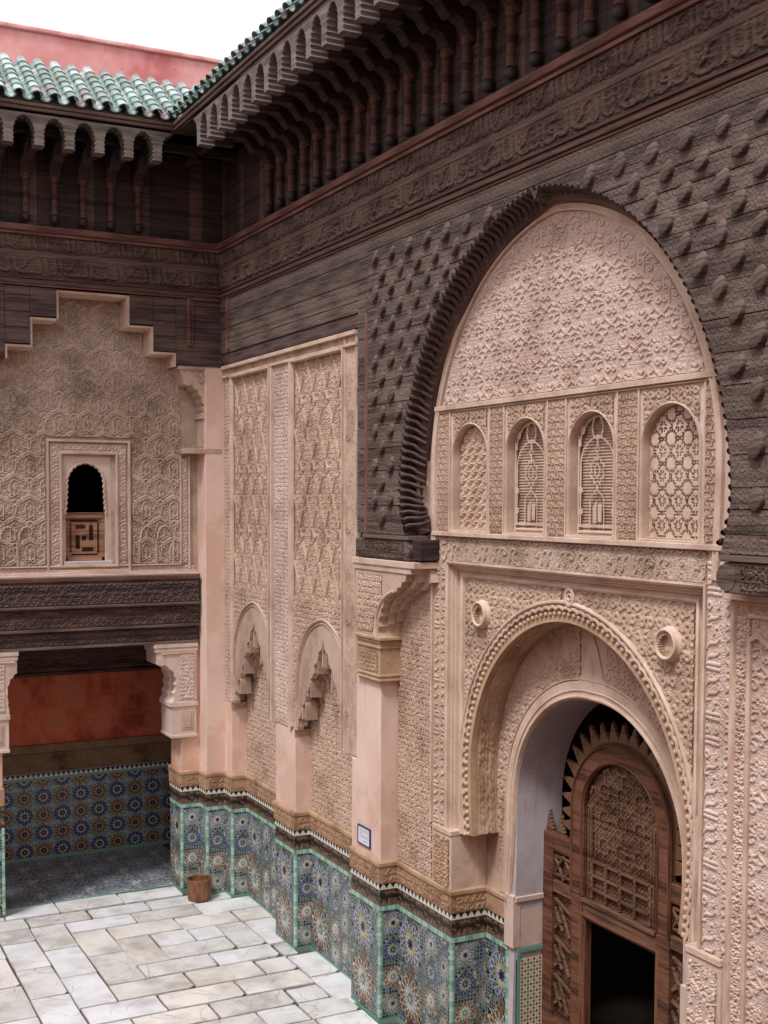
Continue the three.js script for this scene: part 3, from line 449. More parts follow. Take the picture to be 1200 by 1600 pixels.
// ---------------------------------------------------------------- side wall: piers, niches, tall panels, dado
const side = thing('side_wall', 'long courtyard wall of carved stucco panels, pink piers and mosaic tile dado', 'wall', 'R', -14);
const zc = -9.27;
function plinth(path, prof) {                                  // a moulding carried along the foot of the wall; path [s, d], profile [offset out, height]
  const g = sweep(path, prof), p = g.attributes.position, u = g.attributes.uv;
  for (let i = 0; i < p.count; i++) { const y = p.getY(i), z = p.getZ(i); p.setXYZ(i, p.getX(i), z, y); }
  for (let i = 0; i < p.count; i += 3) { const b = [p.getX(i + 1), p.getY(i + 1), p.getZ(i + 1), u.getX(i + 1), u.getY(i + 1)]; p.setXYZ(i + 1, p.getX(i + 2), p.getY(i + 2), p.getZ(i + 2)); u.setXY(i + 1, u.getX(i + 2), u.getY(i + 2)); p.setXYZ(i + 2, b[0], b[1], b[2]); u.setXY(i + 2, b[3], b[4]); }
  g.deleteAttribute('normal'); return toCreasedNormals(g, .5);
}
const foot = [[-18.45, .815], [-17.94, .8], [-17.93, .505], [-17.615, .505], [-17.61, .21], [-17.315, .21], [-17.31, -.03], [-15.57, -.03], [-15.57, .21], [-14.89, .21], [-14.88, -.015], [-13.12, -.015], [-13.12, .225], [-12.37, .225], [-12.36, 0], [-11.12, 0], [-11.12, -.43], [-10.69, -.43]];
const footR = [[-7.85, -.43], [-7.42, -.43], [-7.42, 0], [-4.5, 0]];
function seg(a, b, y0, y1, out = 0) { return plinth([a, b], [[out, y0], [out, y1]]); }
for (const F of [foot, footR]) {
  put('mint_border', plinth(F, [[.004, -.03], [.004, .03]]), M.mint, side);
  for (let i = 0; i < F.length - 1; i++) put('tile_panel', seg(F[i], F[i + 1], .03, 1.292), M.zel[i % 2], side);
  put('mint_border', plinth(F, [[0, 1.292], [.006, 1.292], [.006, 1.345], [0, 1.345]]), M.mintTile, side);
  put('floral_band', plinth(F, [[.001, 1.345], [.001, 1.541]]), M.floral, side);
  put('triangle_band', plinth(F, [[.001, 1.541], [.012, 1.541], [.012, 1.616]]), M.tri, side);
  put('carved_ledge', plinth(F, [[.012, 1.6162], [.02, 1.6162], [.02, 1.8], [.034, 1.815], [.034, 1.85], [.02, 1.866], [-.03, 1.872]]), M.ledge, side);
}
for (const [s, d] of [[-17.94, .8], [-17.615, .505], [-17.315, .21], [-14.89, .21], [-12.37, .225], [-11.12, 0], [-10.69, -.43], [-7.85, -.43], [-7.42, 0]]) put('mint_edge', new RoundedBoxGeometry(.052, 1.262, .052, 2, .02).translate(s - .02, .661, d - .02), M.mintTileV, side);
// carving on the ledge faces
for (const [a, b, d] of [[-17.3, -15.58, -.03], [-15.56, -14.9, .21], [-14.87, -13.13, -.015], [-13.11, -12.38, .225], [-12.34, -11.14, 0], [-17.6, -17.33, .21]]) put('ledge_carving', relief(a + .02, b - .01, 1.635, 1.79, .011, .011, d + .0205, .009, by(pScript, .8, .17)), M.ledge, side);
{ const turned = (a, b, s) => { const g = relief(a, b, 1.635, 1.79, .011, .011, 0, .009, by(pScript, .8, .17)); g.rotateY(Math.PI / 2); return g.translate(s + .0205, 0, 0); };
  // faces that look along the wall: local x runs from front to back
  for (const [d0, d1, s] of [[.21, -.03, -14.885], [.225, 0, -12.365], [0, -.43, -11.12], [.8, .51, -17.935], [.5, .22, -17.612]]) put('ledge_carving', turned(-d0 + .03, -d1 - .005, s), M.ledge, side); }
// plain plaster of the piers
put('pier', [box(-18.45, -17.935, 1.86, 3.8, -.3, .8, .012)], M.pinkWarm, side);
put('pier', [box(-18.4, -17.615, 1.86, 7.96, -.3, .505, .012)], M.pink, side);
put('pier', [box(-17.616, -17.315, 1.86, 2.96, -.3, .209, .01)], M.pink, side);
put('pier', [box(-15.57, -14.885, 1.86, 2.955, -.3, .209, .012)], M.pink, side);
put('pier', ext([[-13.12, 1.86], [-12.37, 1.86], [-12.37, 3.93], [-13.0, 3.93], [-13.0, 2.94], [-13.12, 2.94]], -.3, .224, .01), M.pink, side);
// recessed fields between the piers
for (const [a, b, d] of [[-17.315, -15.57, -.03], [-14.885, -13.12, -.015]]) { put('carved_field', relief(a, b, 1.87, 4.6, .0105, .0095, d - .015, .015, by(pFine, .62, .62)), M.stucco, side); put('wall_core', box(a - .2, b + .2, 0, 5, -.45, d - .04, 0), M.stucco, side); }
// tall panels above, closed below by stepped niches
function nicheOutline(c, hw, y0, ya, k = 1) {
  const H = [[1, 0], [.97, .1], [.84, .24], [.72, .34], [.6, .46], [.47, .58], [.36, .7], [.24, .8], [.12, .9], [0, 1]].map(([a, b]) => [a * hw * k, y0 + b * (ya - y0) * (k < 1 ? .55 + .45 * k : 1)]);
  const L = H.map(([a, b]) => [c - a, b]), Rr = H.slice(0, -1).reverse().map(([a, b]) => [c + a, b]); return [...L, ...Rr];
}
const niches = [[-16.4, .86, 4.3], [-14.0, .88, 4.26]];
{
  const hs = niches.map(([c, hw, ya]) => lobed(nicheOutline(c, hw, 2.9, ya), 14, -.045, 5)), o = [[-17.61, 2.965]];
  for (const h of hs) for (const p of h) o.push([p[0], Math.max(2.965, p[1])]);
  o.push([-13.0, 2.965], [-13.0, 7.98], [-17.61, 7.98]);
  put('panel_wall', ext(o, .12, .168), M.stucco, side); put('panel_face', ext([...o.slice(0, -2), [-13.0, 4.73], [-17.61, 4.73]], .168, .205), M.stucco, side); for (const [a, b] of [[-17.61, -17.215], [-15.725, -14.945], [-13.365, -13.0]]) put('panel_face', box(a, b, 4.73, 7.98, .12, .205, 0), M.stucco, side); put('panel_face', box(-17.61, -13, 7.785, 7.98, .12, .2045, 0), M.stucco, side);
  // hooded cells corbelling out row over row
  niches.forEach(([c, hw, ya], ni) => { for (let r = 0; r < 5; r++) {
    const y = 3.4 + r * .175, f = .05 + r * .032, n = [3.5, 3, 2, 1.5, 1][r], w = .2;
    for (let i = -n; i <= n + .01; i += 1) { const s = c + i * w * .96; if (r < 2 && Math.abs(i) < n - 1.1) continue;
      const q = [[-.02, y - .03], [.004, y - .03]]; for (let k = 0; k <= 6; k++) { const t = k / 6 * Math.PI / 2; q.push([.004 + (f - .004) * (1 - Math.cos(t)), y + .125 * Math.sin(t)]); } q.push([f + .012, y + .135], [f + .012, y + .165], [f, y + .175], [f, y + .23], [-.02, y + .23]);
      for (const e of [-.5, .06]) { const g = ext(q, -w * .2, w * .2, .004); g.rotateY(-Math.PI / 2); g.translate(s + e * w * .9 + w * .2, (e > 0 ? .03 : 0), e > 0 ? -.012 : 0); put('muqarnas_cell', uvm(g), M.stucco, side); } }
  } });
  // little blind lancets hanging in the niches
  for (const [c, hw] of niches) for (const [dx, y] of [[-.62, 3.3], [-.46, 3.62], [-.24, 3.95], [.02, 4.05], [.3, 3.85]]) {
    const a = arch(c + dx, .055, y + .02, y + .11, y - .16, 8); put('lancet', sweep(a, bandProf(.02, .03, .2)), M.stucco, side);
  }
  put('wall_core', box(-18.2, -12.6, 4.6, 8.2, -.45, -.002, 0), M.stucco, side);
  const inMould = (s, y, pad) => niches.some(([c], i) => { const h = archHalf(.82, 3.62, i ? 4.5 : 4.54, y, .86, 2.9) + pad; return y < 4.6 && Math.abs(s - c) < h && h > pad; });
  // lozenge fields, fine fields under them
  for (const [a, b] of [[-17.22, -15.72], [-14.95, -13.36]]) {
    const n = 4, u = (b - a) / n;
    put('lozenge_panel', relief(a, b, 4.72, 7.79, .009, .0095, .172, .034, by(pLoz, u, .86, -a, -7.79), (s, y) => !inMould(s, y, .04)), M.stucco, side);
    put('carved_field', relief(a, b, 2.97, 4.72, .0105, .0105, .206, .014, by(pFine, .6, .6), (s, y) => !inMould(s, y, .03)), M.stucco, side);
    put('panel_frame', [sweep([[a, 3], [a, 7.79], [b, 7.79], [b, 3]], [[.012, .204], [.012, .26], [0, .262], [-.014, .235], [-.016, .204]])], M.trim, side);
  }
  niches.forEach(([c], i) => { const p = arch(c, .82, 3.62, i ? 4.5 : 4.54, 2.97, 24, .86); put('arch_moulding', [sweep(p, rollProf(.05, .204, .232)), sweep(p.map((q) => [c + (q[0] - c) * .94, q[1] - .05]).filter((q) => q[1] > 2.97), rollProf(.022, .204, .22))], M.stucco, side); });
  put('carved_strip', relief(-15.6, -15.06, 2.97, 7.8, .0105, .0105, .206, .013, by(pFine, .5, .5, .2)), M.stuccoPale, side);
  putEach('strip_moulding', [-15.655, -15.01].map((s) => sweep([[s, 2.97], [s, 7.8]], bandProf(.05, .204, .25))), M.trim, side);
  put('carved_strip', relief(-17.58, -17.28, 2.97, 7.8, .0105, .0105, .206, .01, by(pFine, .5, .5, .1)), M.stucco, side);
  put('carved_strip', relief(-13.31, -13.03, 2.97, 7.98, .012, .012, .206, .016, by(pScript, .28, 1.1)), M.stucco, side);
  putEach('strip_moulding', [-13.33, -13.02].map((s) => sweep([[s, 2.97], [s, 7.98]], rollProf(.03, .204, .24))), M.trim, side);
  put('top_border', [sweep([[-17.6, 7.955], [-13.0, 7.955]], bandProf(.05, .204, .262)), sweep([[-17.6, 7.82], [-13.0, 7.82]], bandProf(.035, .204, .25))], M.trim, side);
  put('carved_strip', relief(-17.58, -13.03, 7.84, 7.93, .014, .012, .206, .012, by(pScript, .5, .1)), M.stucco, side);
  putEach('niche_sill', niches.map(([c, hw], i) => box(i ? -14.9 : -17.32, i ? -14.884 : -17.3, 2.86, 2.962, -.02, .216, .004)), M.stuccoWarm, side);
}
// console and capital of the tall pier
{
  put('capital', [box(-12.88, -12.31, 3.93, 4.42, -.02, .262, .008), ...[3.95, 4.0, 4.32, 4.385].map((y) => box(-12.895, -12.295, y, y + .022, -.02, .277, .004)), box(-12.93, -12.26, 4.415, 4.45, -.02, .29, .006)], M.stuccoWarm, side);
  put('capital_carving', [relief(-12.82, -12.37, 4.05, 4.28, .01, .01, .263, .012, by(pFine, .4, .4)).toNonIndexed()], M.stuccoWarm, side);
  const cur = [[-12.32, 4.45], [-12.325, 4.56], [-12.3, 4.68], [-12.24, 4.79], [-12.14, 4.89], [-12.0, 4.96], [-11.88, 5.0], [-11.78, 5.06], [-11.7, 5.12]];
  const tier = (dx, k) => lobed(cur.map(([s, y]) => [s + dx * (y - 4.45) / .5, y]), k, .03, 5);
  [[.17, .27, 0, 8], [.085, .168, .1, 7], [0, .083, .2, 6]].forEach(([a, b, dx, k]) => put('console', ext([[-12.93, 4.45], ...tier(dx, k), [-11.66 + dx * .8, 5.27], [-12.93, 5.27]], a, b, 0), M.stucco, side));
  put('console_carving', relief(-12.86, -12.25, 4.5, 5.16, .01, .01, .271, .014, by(pScroll, .5, .5), (s, y) => { const k = cur.findIndex((q) => q[1] > y); return k < 1 ? y <= 4.45 || s < -12.1 : s < cur[k][0] - .14; }), M.stucco, side);
  put('console_moulding', sweep(cur.map(([s, y]) => [s - .09, y]).slice(0, 7), rollProf(.045, .27, .292)), M.trim, side);
  put('abacus', [box(-12.98, -11.45, 5.265, 5.335, -.05, .3, .008), box(-12.96, -11.55, 5.2, 5.27, -.05, .285, .01)], M.trim, side);
}

// ---------------------------------------------------------------- carved portal
const portal = thing('carved_portal', 'tall carved stucco portal with a scalloped doorway arch and four blind windows above', 'portal', 'R', zc);
const rect = (a, b, c, d) => [[a, c], [b, c], [b, d], [a, d]];
{
  const A1 = (w, yb = 1.5) => arch(zc, w, 3.2, 5.02 - (1.79 - w) * 1.05, yb, 30, w * .97), A2 = (w, yb = 1.5) => arch(zc, w, 2.9, 4.12 - (1.28 - w) * 1.0, yb, 30, w * 1.06);
  const hole1 = A1(1.66, 2.49), hole2 = A2(1.28, 0);
  const gate = (h, a, b, y1, y0 = 0) => [[a, y0], ...h, [b, y0], [b, y1], [a, y1]];
  put('reveal', ext(gate(hole1, -11.1, -7.44, 5.34, 2.49), -.434, -.1), M.stuccoWarm, portal);
  put('jamb', [ext(gate(hole2, -12.3, -6.2, 5.6), -1.0, -.437)], M.lime, portal);
  put('field', [ext([[-12.36, 0], [-11.13, 0], [-11.13, 2.48], [-11.24, 2.48], [-11.24, 5.342], [-7.3, 5.342], [-7.3, 2.48], [-7.41, 2.48], [-7.41, 0], [-5, 0], [-5, 5.7], [-12.36, 5.7]], -.43, -.004)], M.stucco, portal);
  put('wall_core', box(-12.6, -5, 5.6, 9.2, -.6, -.2, 0), M.stuccoPale, portal);
  // left field of fine carving, narrow inscription borders, upper belt
  put('carved_field', relief(-12.34, -11.56, 1.88, 5.26, .0095, .0088, -.003, .014, by(pFine, .52, .52)), M.stucco, portal);
  const scrV = (ou) => (x, y) => pScript((y + ou) / 1.15, (x + .07) / .27);
  put('inscription', relief(-11.52, -11.27, 2.52, 5.62, .0065, .0065, -.003, .014, scrV(0)), M.stucco, portal);
  put('inscription', relief(-7.26, -7.0, 2.52, 5.62, .0065, .0065, -.003, .014, scrV(.5)), M.stuccoPale, portal);
  put('inscription', relief(-11.25, -7.28, 5.37, 5.62, .0068, .0062, -.003, .015, by(pScript, 1.1, .26, 0, -.1)), M.stuccoGrey, portal);
  put('belt_moulding', [sweep([[-11.56, 2.5], [-11.56, 5.64], [-6.97, 5.64], [-6.97, 2.5]], bandProf(.035, -.004, .03)), sweep([[-11.54, 5.645], [-6.9, 5.645]], bandProf(.045, -.004, .04)), ...[-11.54, -7.0].map((s) => 0).filter(Boolean)], M.trim, portal);
  // alfiz: stepped mouldings round the spandrels
  const U = (e, t) => [[zc - 1.98 + e, 2.48], [zc - 1.98 + e, 5.343 - t], [zc + 1.98 - e, 5.343 - t], [zc + 1.98 - e, 2.48]];
  put('alfiz_moulding', [sweep(U(0, 0), [[.02, -.005], [.02, .02], [0, .024], [-.02, .01], [-.024, -.03], [-.05, -.03], [-.054, -.06], [-.075, -.06], [-.08, -.09]]), sweep(U(.17, .13), [[.02, -.1], [.018, -.07], [0, -.062], [-.02, -.075], [-.022, -.1]])], M.trim, portal);
  put('alfiz_cove', [ext([[-11.18, 2.48], [-11.18, 5.29], [-7.36, 5.29], [-7.36, 2.48], [-7.5, 2.48], [-7.5, 5.2], [-11.05, 5.2], [-11.05, 2.48]], -.12, -.092)], M.trim, portal);
  const outer = (s, y, pad) => Math.abs(s - zc) < archHalf(1.79, 3.2, 5.02, y, 1.74, 2.4) + pad;
  put('spandrel', relief(-11.03, -7.51, 2.5, 5.19, .0066, .0062, -.098, .016, by(pScroll, .8, .8, .1, .1), (s, y) => !outer(s, y, .045) && y > 2.5), M.stucco, portal);
  put('arch_moulding', [sweep(A1(1.835, 2.48), rollProf(.045, -.1, -.06)), sweep(lobed(A1(1.775, 2.48), 64, .022, 4), bandProf(.03, -.1, -.066))], M.trim, portal);
  // keystone knot
  put('keystone_knot', [new THREE.TorusGeometry(.06, .018, 6, 18).scale(1, 1.25, 1).translate(zc + .1, 5.12, -.075), new THREE.TorusGeometry(.03, .012, 6, 14).translate(zc + .1, 5.12, -.075)].map(uvm), M.trim, portal);
  // scalloped edge: two rows of little lobes
  const lobe = uvm(new THREE.LatheGeometry(V2([[.001, .055], [.02, .053], [.031, .045], [.034, .02], [.034, -.06], [.028, -.1], [.001, -.105]]), 9).rotateX(Math.PI / 2));
  const lobe2 = uvm(new THREE.LatheGeometry(V2([[.001, .05], [.016, .044], [.026, .03], [.028, .01], [.018, .0], [.018, -.015], [.027, -.025], [.026, -.06], [.016, -.075], [.001, -.078]]), 9).rotateX(Math.PI / 2));
  resample(A1(1.735, 2.5), 92).forEach((p, i) => stamp('scallop', lobe, M.stuccoWarm, portal, [p[0], p[1], -.13], [0, 0, 0], [.76, .76, 1]));
  resample(A1(1.675, 2.52), 90).forEach((p) => stamp('scallop', lobe2, M.trim, portal, [p[0], p[1], -.2], [0, 0, 0], .66));
  // carved soffit of the outer arch
  { const P = resample(A1(1.655, 2.5), 300), pos = [], uv = [], idx = [], n = 24; let L = 0;
    P.forEach((p, i) => { if (i) L += Math.hypot(p[0] - P[i - 1][0], p[1] - P[i - 1][1]); const a = P[Math.max(0, i - 1)], b = P[Math.min(P.length - 1, i + 1)], tx = b[0] - a[0], ty = b[1] - a[1], l = Math.hypot(tx, ty); const nx = ty / l, ny = -tx / l;
      for (let k = 0; k <= n; k++) { const t = k / n, e = t < .12 || t > .82 ? 0 : .012 * pFine(L / .5, t * .3 / .5); pos.push(p[0] + nx * e, p[1] + ny * e, lerp(-.17, -.43, t)); uv.push(L, t * .26); } });
    for (let i = 0; i < P.length - 1; i++) for (let k = 0; k < n; k++) { const a = i * (n + 1) + k; idx.push(a, a + n + 1, a + 1, a + 1, a + n + 1, a + n + 2); }
    const g = new THREE.BufferGeometry(); g.setAttribute('position', new THREE.Float32BufferAttribute(pos, 3)); g.setAttribute('uv', new THREE.Float32BufferAttribute(uv, 2)); g.setIndex(idx); g.computeVertexNormals(); put('arch_soffit', g, M.stuccoWarm, portal); }
  // inner face round the doorway
  const in2 = (s, y, pad) => Math.abs(s - zc) < archHalf(1.28, 2.9, 4.12, y, 1.34, 1.9) + pad, in1 = (s, y) => Math.abs(s - zc) < archHalf(1.64, 3.2, 4.86, y, 1.62, 1.9);
  put('inner_field', relief(-10.95, -7.6, 2.45, 4.86, .007, .0066, -.434, .014, by(pScroll, .74, .74), (s, y) => in1(s, y) && !in2(s, y, y > 3 ? .2 : .17) && !(y > 4 && Math.abs(s - zc) < .018 + (y < 4.36 ? lerp(.3, .16, (y - 4.2) / .16) : y < 4.62 ? lerp(.16, .07, (y - 4.36) / .26) : lerp(.07, -.02, (y - 4.62) / .12)))), M.stucco, portal);
  put('inner_face', ext(gate(A2(1.28, 1.862), -11.14, -7.4, 4.9, 1.862), -.4366, -.4346), M.stucco, portal);
  put('door_arch_band', [ext([...A2(1.46, 1.88), ...A2(1.29, 1.88).reverse()], -.434, -.418), ext([[zc - .3, 4.2], [zc - .16, 4.36], [zc - .07, 4.62], [zc, 4.74], [zc + .07, 4.62], [zc + .16, 4.36], [zc + .3, 4.2], [zc + .2, 4.14], [zc, 4.2], [zc - .2, 4.14]], -.434, -.416)], M.trim, portal);
  put('door_arch_moulding', [sweep(A2(1.31, 1.88), rollProf(.04, -.44, -.395)), sweep(A2(1.37, 1.88), rollProf(.02, -.42, -.405)), sweep(A2(1.475, 1.88), rollProf(.02, -.434, -.41))], M.trim, portal);
  putEach('carved_strip', [-10.845, -7.84].map((s) => relief(s, s + .15, 1.9, 2.9, .012, .012, -.4335, .014, by(pFine, .4, .4))), M.stuccoWarm, portal);
  // low blocks the mouldings stand on, jamb dado
  for (const m of [1, -1]) {
    const q = (s) => zc + m * (s - zc), lo = (a, b) => [Math.min(q(a), q(b)), Math.max(q(a), q(b))];
    const [b0, b1] = lo(-11.5, -11.12), [j0, j1] = lo(-10.69, -10.6), [k0, k1] = lo(-11.13, -10.95);
    put('base_block', [box(b0 - .006, b1 + .006, 1.86, 2.47, -.432, .02, .012), box(b0 - .012, b1 + .012, 2.44, 2.505, -.3, .034, .014)], M.trim, portal);
    put('base_carving', relief(b0 + .03, b1 - .03, 1.9, 2.4, .011, .011, .0215, .018, m > 0 ? by(pFine, .4, .4) : by(pSebka, .34, .52, .05)), m > 0 ? M.stuccoWarm : M.stuccoPale, portal);
    const jx = m > 0 ? -10.585 : zc * 2 + 10.585, sg = m;
    put('jamb_border', [box(Math.min(jx, jx + sg * .02), Math.max(jx, jx + sg * .02), 1.345, 1.86, -.98, -.44, .004), box(Math.min(jx, jx + sg * .04), Math.max(jx, jx + sg * .04), 1.83, 1.89, -.98, -.43, .01), box(Math.min(jx - .15 * sg, jx + sg * .025), Math.max(jx - .15 * sg, jx + sg * .025), 1.345, 1.9, -.5, -.405, .008)], M.stuccoPale, portal);
    put('jamb_tiles', uvm(new THREE.BoxGeometry(.02, 1.2, .48).translate(jx + sg * .014, .62, -.7)), M.check, portal);
    put('mint_border', [box(Math.min(jx, jx + sg * .028), Math.max(jx, jx + sg * .028), 0, 1.34, -.97, -.92, .003), box(Math.min(jx, jx + sg * .028), Math.max(jx, jx + sg * .028), 1.29, 1.34, -.92, -.46, .003), box(Math.min(jx, jx + sg * .028), Math.max(jx, jx + sg * .028), 0, 1.29, -.5, -.46, .003)], M.mint, portal);
  }
  // roundels
  const ring = uvm(new THREE.LatheGeometry(V2([[.148, -.02], [.148, .014], [.134, .024], [.128, .04], [.132, .062], [.126, .074], [.112, .074], [.106, .066], [.09, .0], [.001, -.004]]), 30).rotateX(Math.PI / 2)), rib = uvm(new THREE.BoxGeometry(.007, .03, .05).translate(0, .09, .034));
  for (const s of [-10.68, -7.79]) { const r = stamp('roundel', ring, M.trim, portal, [s, 4.84, -.09]); for (let i = 0; i < 24; i++) { const b = new THREE.Mesh(rib, M.stuccoWarm); b.name = 'flute'; b.rotation.z = i / 24 * TAU; b.castShadow = b.receiveShadow = true; r.add(b); } }

  // tympanum
  const tym = (s, y, pad) => Math.abs(s + 9.34) < archHalf(2.16, 6.3, 8.6, y, 2.1, 5.5) + pad;
  put('tympanum', relief(-11.5, -7.0, 7.0, 8.6, .0062, .006, -.003, .014, by(pPair, .65, .49, .05), (s, y) => tym(s, y, -.045)), M.stuccoPale, portal);
  put('tympanum_ground', ext(arch(-9.34, 2.45, 6.3, 8.9, 5.66, 30, 2.4), -.2, -.006, 0, windowHoles()), M.stuccoPale, portal);
  const tA = (w, up) => arch(-9.34, w, 6.3, 8.6 + up, 5.4, 34, w - .03);
  put('tympanum_moulding', [sweep(tA(2.185, .025), [[.05, -.006], [.05, .03], [.03, .036], [.012, .02], [.004, .02], [-.006, .03], [-.022, .026], [-.026, -.004]]), sweep(tA(2.3, .11), [[.13, .1], [.105, .1], [.095, .055], [.07, .05], [.06, .02], [.03, .016], [.025, -.004]])], M.trim, portal);
  put('string_course', [sweep([[-11.5, 6.965], [-7.08, 6.965]], bandProf(.05, -.004, .034)), sweep([[-11.5, 6.925], [-7.08, 6.925]], rollProf(.02, -.004, .02))], M.trim, portal);
  const W = [[-11.17, -10.46], [-10.14, -9.46], [-9.11, -8.43], [-8.09, -7.36]];
  function windowHoles() { return [[-11.17, -10.46], [-10.14, -9.46], [-9.11, -8.43], [-8.09, -7.36]].map(([a, b]) => arch((a + b) / 2, (b - a) / 2 - .018, 6.79 - (b - a) / 2, 6.772, 5.68, 18).reverse()); }
  // carved pilasters between the windows
  for (const [a, b] of [[-11.47, -11.24], [-10.42, -10.18], [-9.42, -9.15], [-8.39, -8.13], [-7.31, -7.02]]) put('carved_strip', relief(a, b, 5.69, 6.9, .0065, .0062, -.003, .015, by(pPalm, (b - a) / 2, .13, -a), (s, y) => tym(s, y, .05)), M.stucco, portal);
  putEach('strip_moulding', [-11.22, -10.43, -10.17, -9.43, -9.14, -8.4, -8.12, -7.32].map((s) => sweep([[s, 5.67], [s, 6.92]], bandProf(.02, -.004, .014))), M.trim, portal);
  W.forEach(([a, b], i) => {
    const c = (a + b) / 2, h = (b - a) / 2;
    const w = stampless('blind_window', [sweep(arch(c, h - .008, 6.79 - h, 6.782, 5.67, 18), rollProf(.024, -.004, .016))], M.trim, portal);
    sub('spandrel', relief(a + .03, b - .03, 6.46, 6.9, .0062, .006, -.003, .014, by(pScroll, .62, .62, i * .13), (s, y) => Math.abs(s - c) > archHalf(h, 6.79 - h, 6.79, y) + .012), M.stucco, w);
    const inside = (s, y) => Math.abs(s - c) < archHalf(h - .035, 6.79 - h, 6.755, y);
    sub('reveal', sweep(arch(c, h - .02, 6.79 - h, 6.77, 5.68, 18), [[0, -.004], [.0, -.1], [-.014, -.1], [-.014, -.13]]), M.trim, w);
    sub('sill', box(a, b, 5.655, 5.69, -.14, .03, .006), M.trim, w);
    if (i === 0) sub('lattice', relief(a + .03, b - .03, 5.69, 6.75, .008, .008, -.085, .02, by(pFloret, .15, .17, -a), inside), M.trim, w);
    if (i === 3) { sub('lattice', relief(a + .03, b - .03, 5.69, 6.75, .008, .008, -.075, .014, by(pStar, .2, .2, -a), (s, y) => inside(s, y) && pStar((s - a) / .2, y / .2) > .12), M.trim, w); sub('backing', ext(arch(c, h - .03, 6.43, 6.77, 5.68, 14), -.125, -.115), M.slats, w); }
    if (i === 1 || i === 2) {
      const tr = (s, y) => pTrace((s - a - .05) / (b - a - .1), (y - 5.69) / 1.06);
      sub('tracery', relief(a + .05, b - .05, 5.69, 6.745, .0065, .0075, -.078, .012, tr, (s, y) => tr(s, y) > .35 && inside(s, y)), M.trim, w);
      sub('slats', relief(a + .03, b - .03, 5.69, 6.75, .05, .0055, -.105, .01, (s, y) => .5 + .5 * Math.sin(y * TAU / .027), inside), M.slats, w);
    }
  });
  // field to the right of the portal, with the start of a second arched panel
  put('carved_field', relief(-6.78, -5.5, 1.9, 5.2, .0066, .0062, -.003, .014, by(pPair, .6, .46), (s, y) => y < 4.7 || Math.abs(s + 5.9) > 0 && !(y > 4.9 && s > -6.6)), M.stuccoPale, portal);
  put('carved_strip', relief(-6.94, -6.8, 2.0, 5.24, .011, .011, -.003, .016, by(pScroll, .4, .4)), M.stuccoPale, portal);
  put('panel_moulding', [sweep([[-6.955, 1.9], [-6.955, 5.25], [-5.2, 5.25]], rollProf(.04, -.004, .03)), sweep([[-6.79, 1.9], [-6.79, 4.98], [-6.7, 5.02], [-6.5, 4.9], [-6.3, 4.6], [-6.2, 4.2]], bandProf(.04, -.004, .035)), sweep([[-6.8, 5.16], [-5.2, 5.16]], bandProf(.03, -.004, .03)), sweep([[-7.0, 5.3], [-5.2, 5.3]], bandProf(.06, -.004, .09))], M.trim, portal);
}
function stampless(name, g, m, parent) { return put(name, g, m, parent); }
function sub(name, g, m, part) { return put(name, g, m, part); }

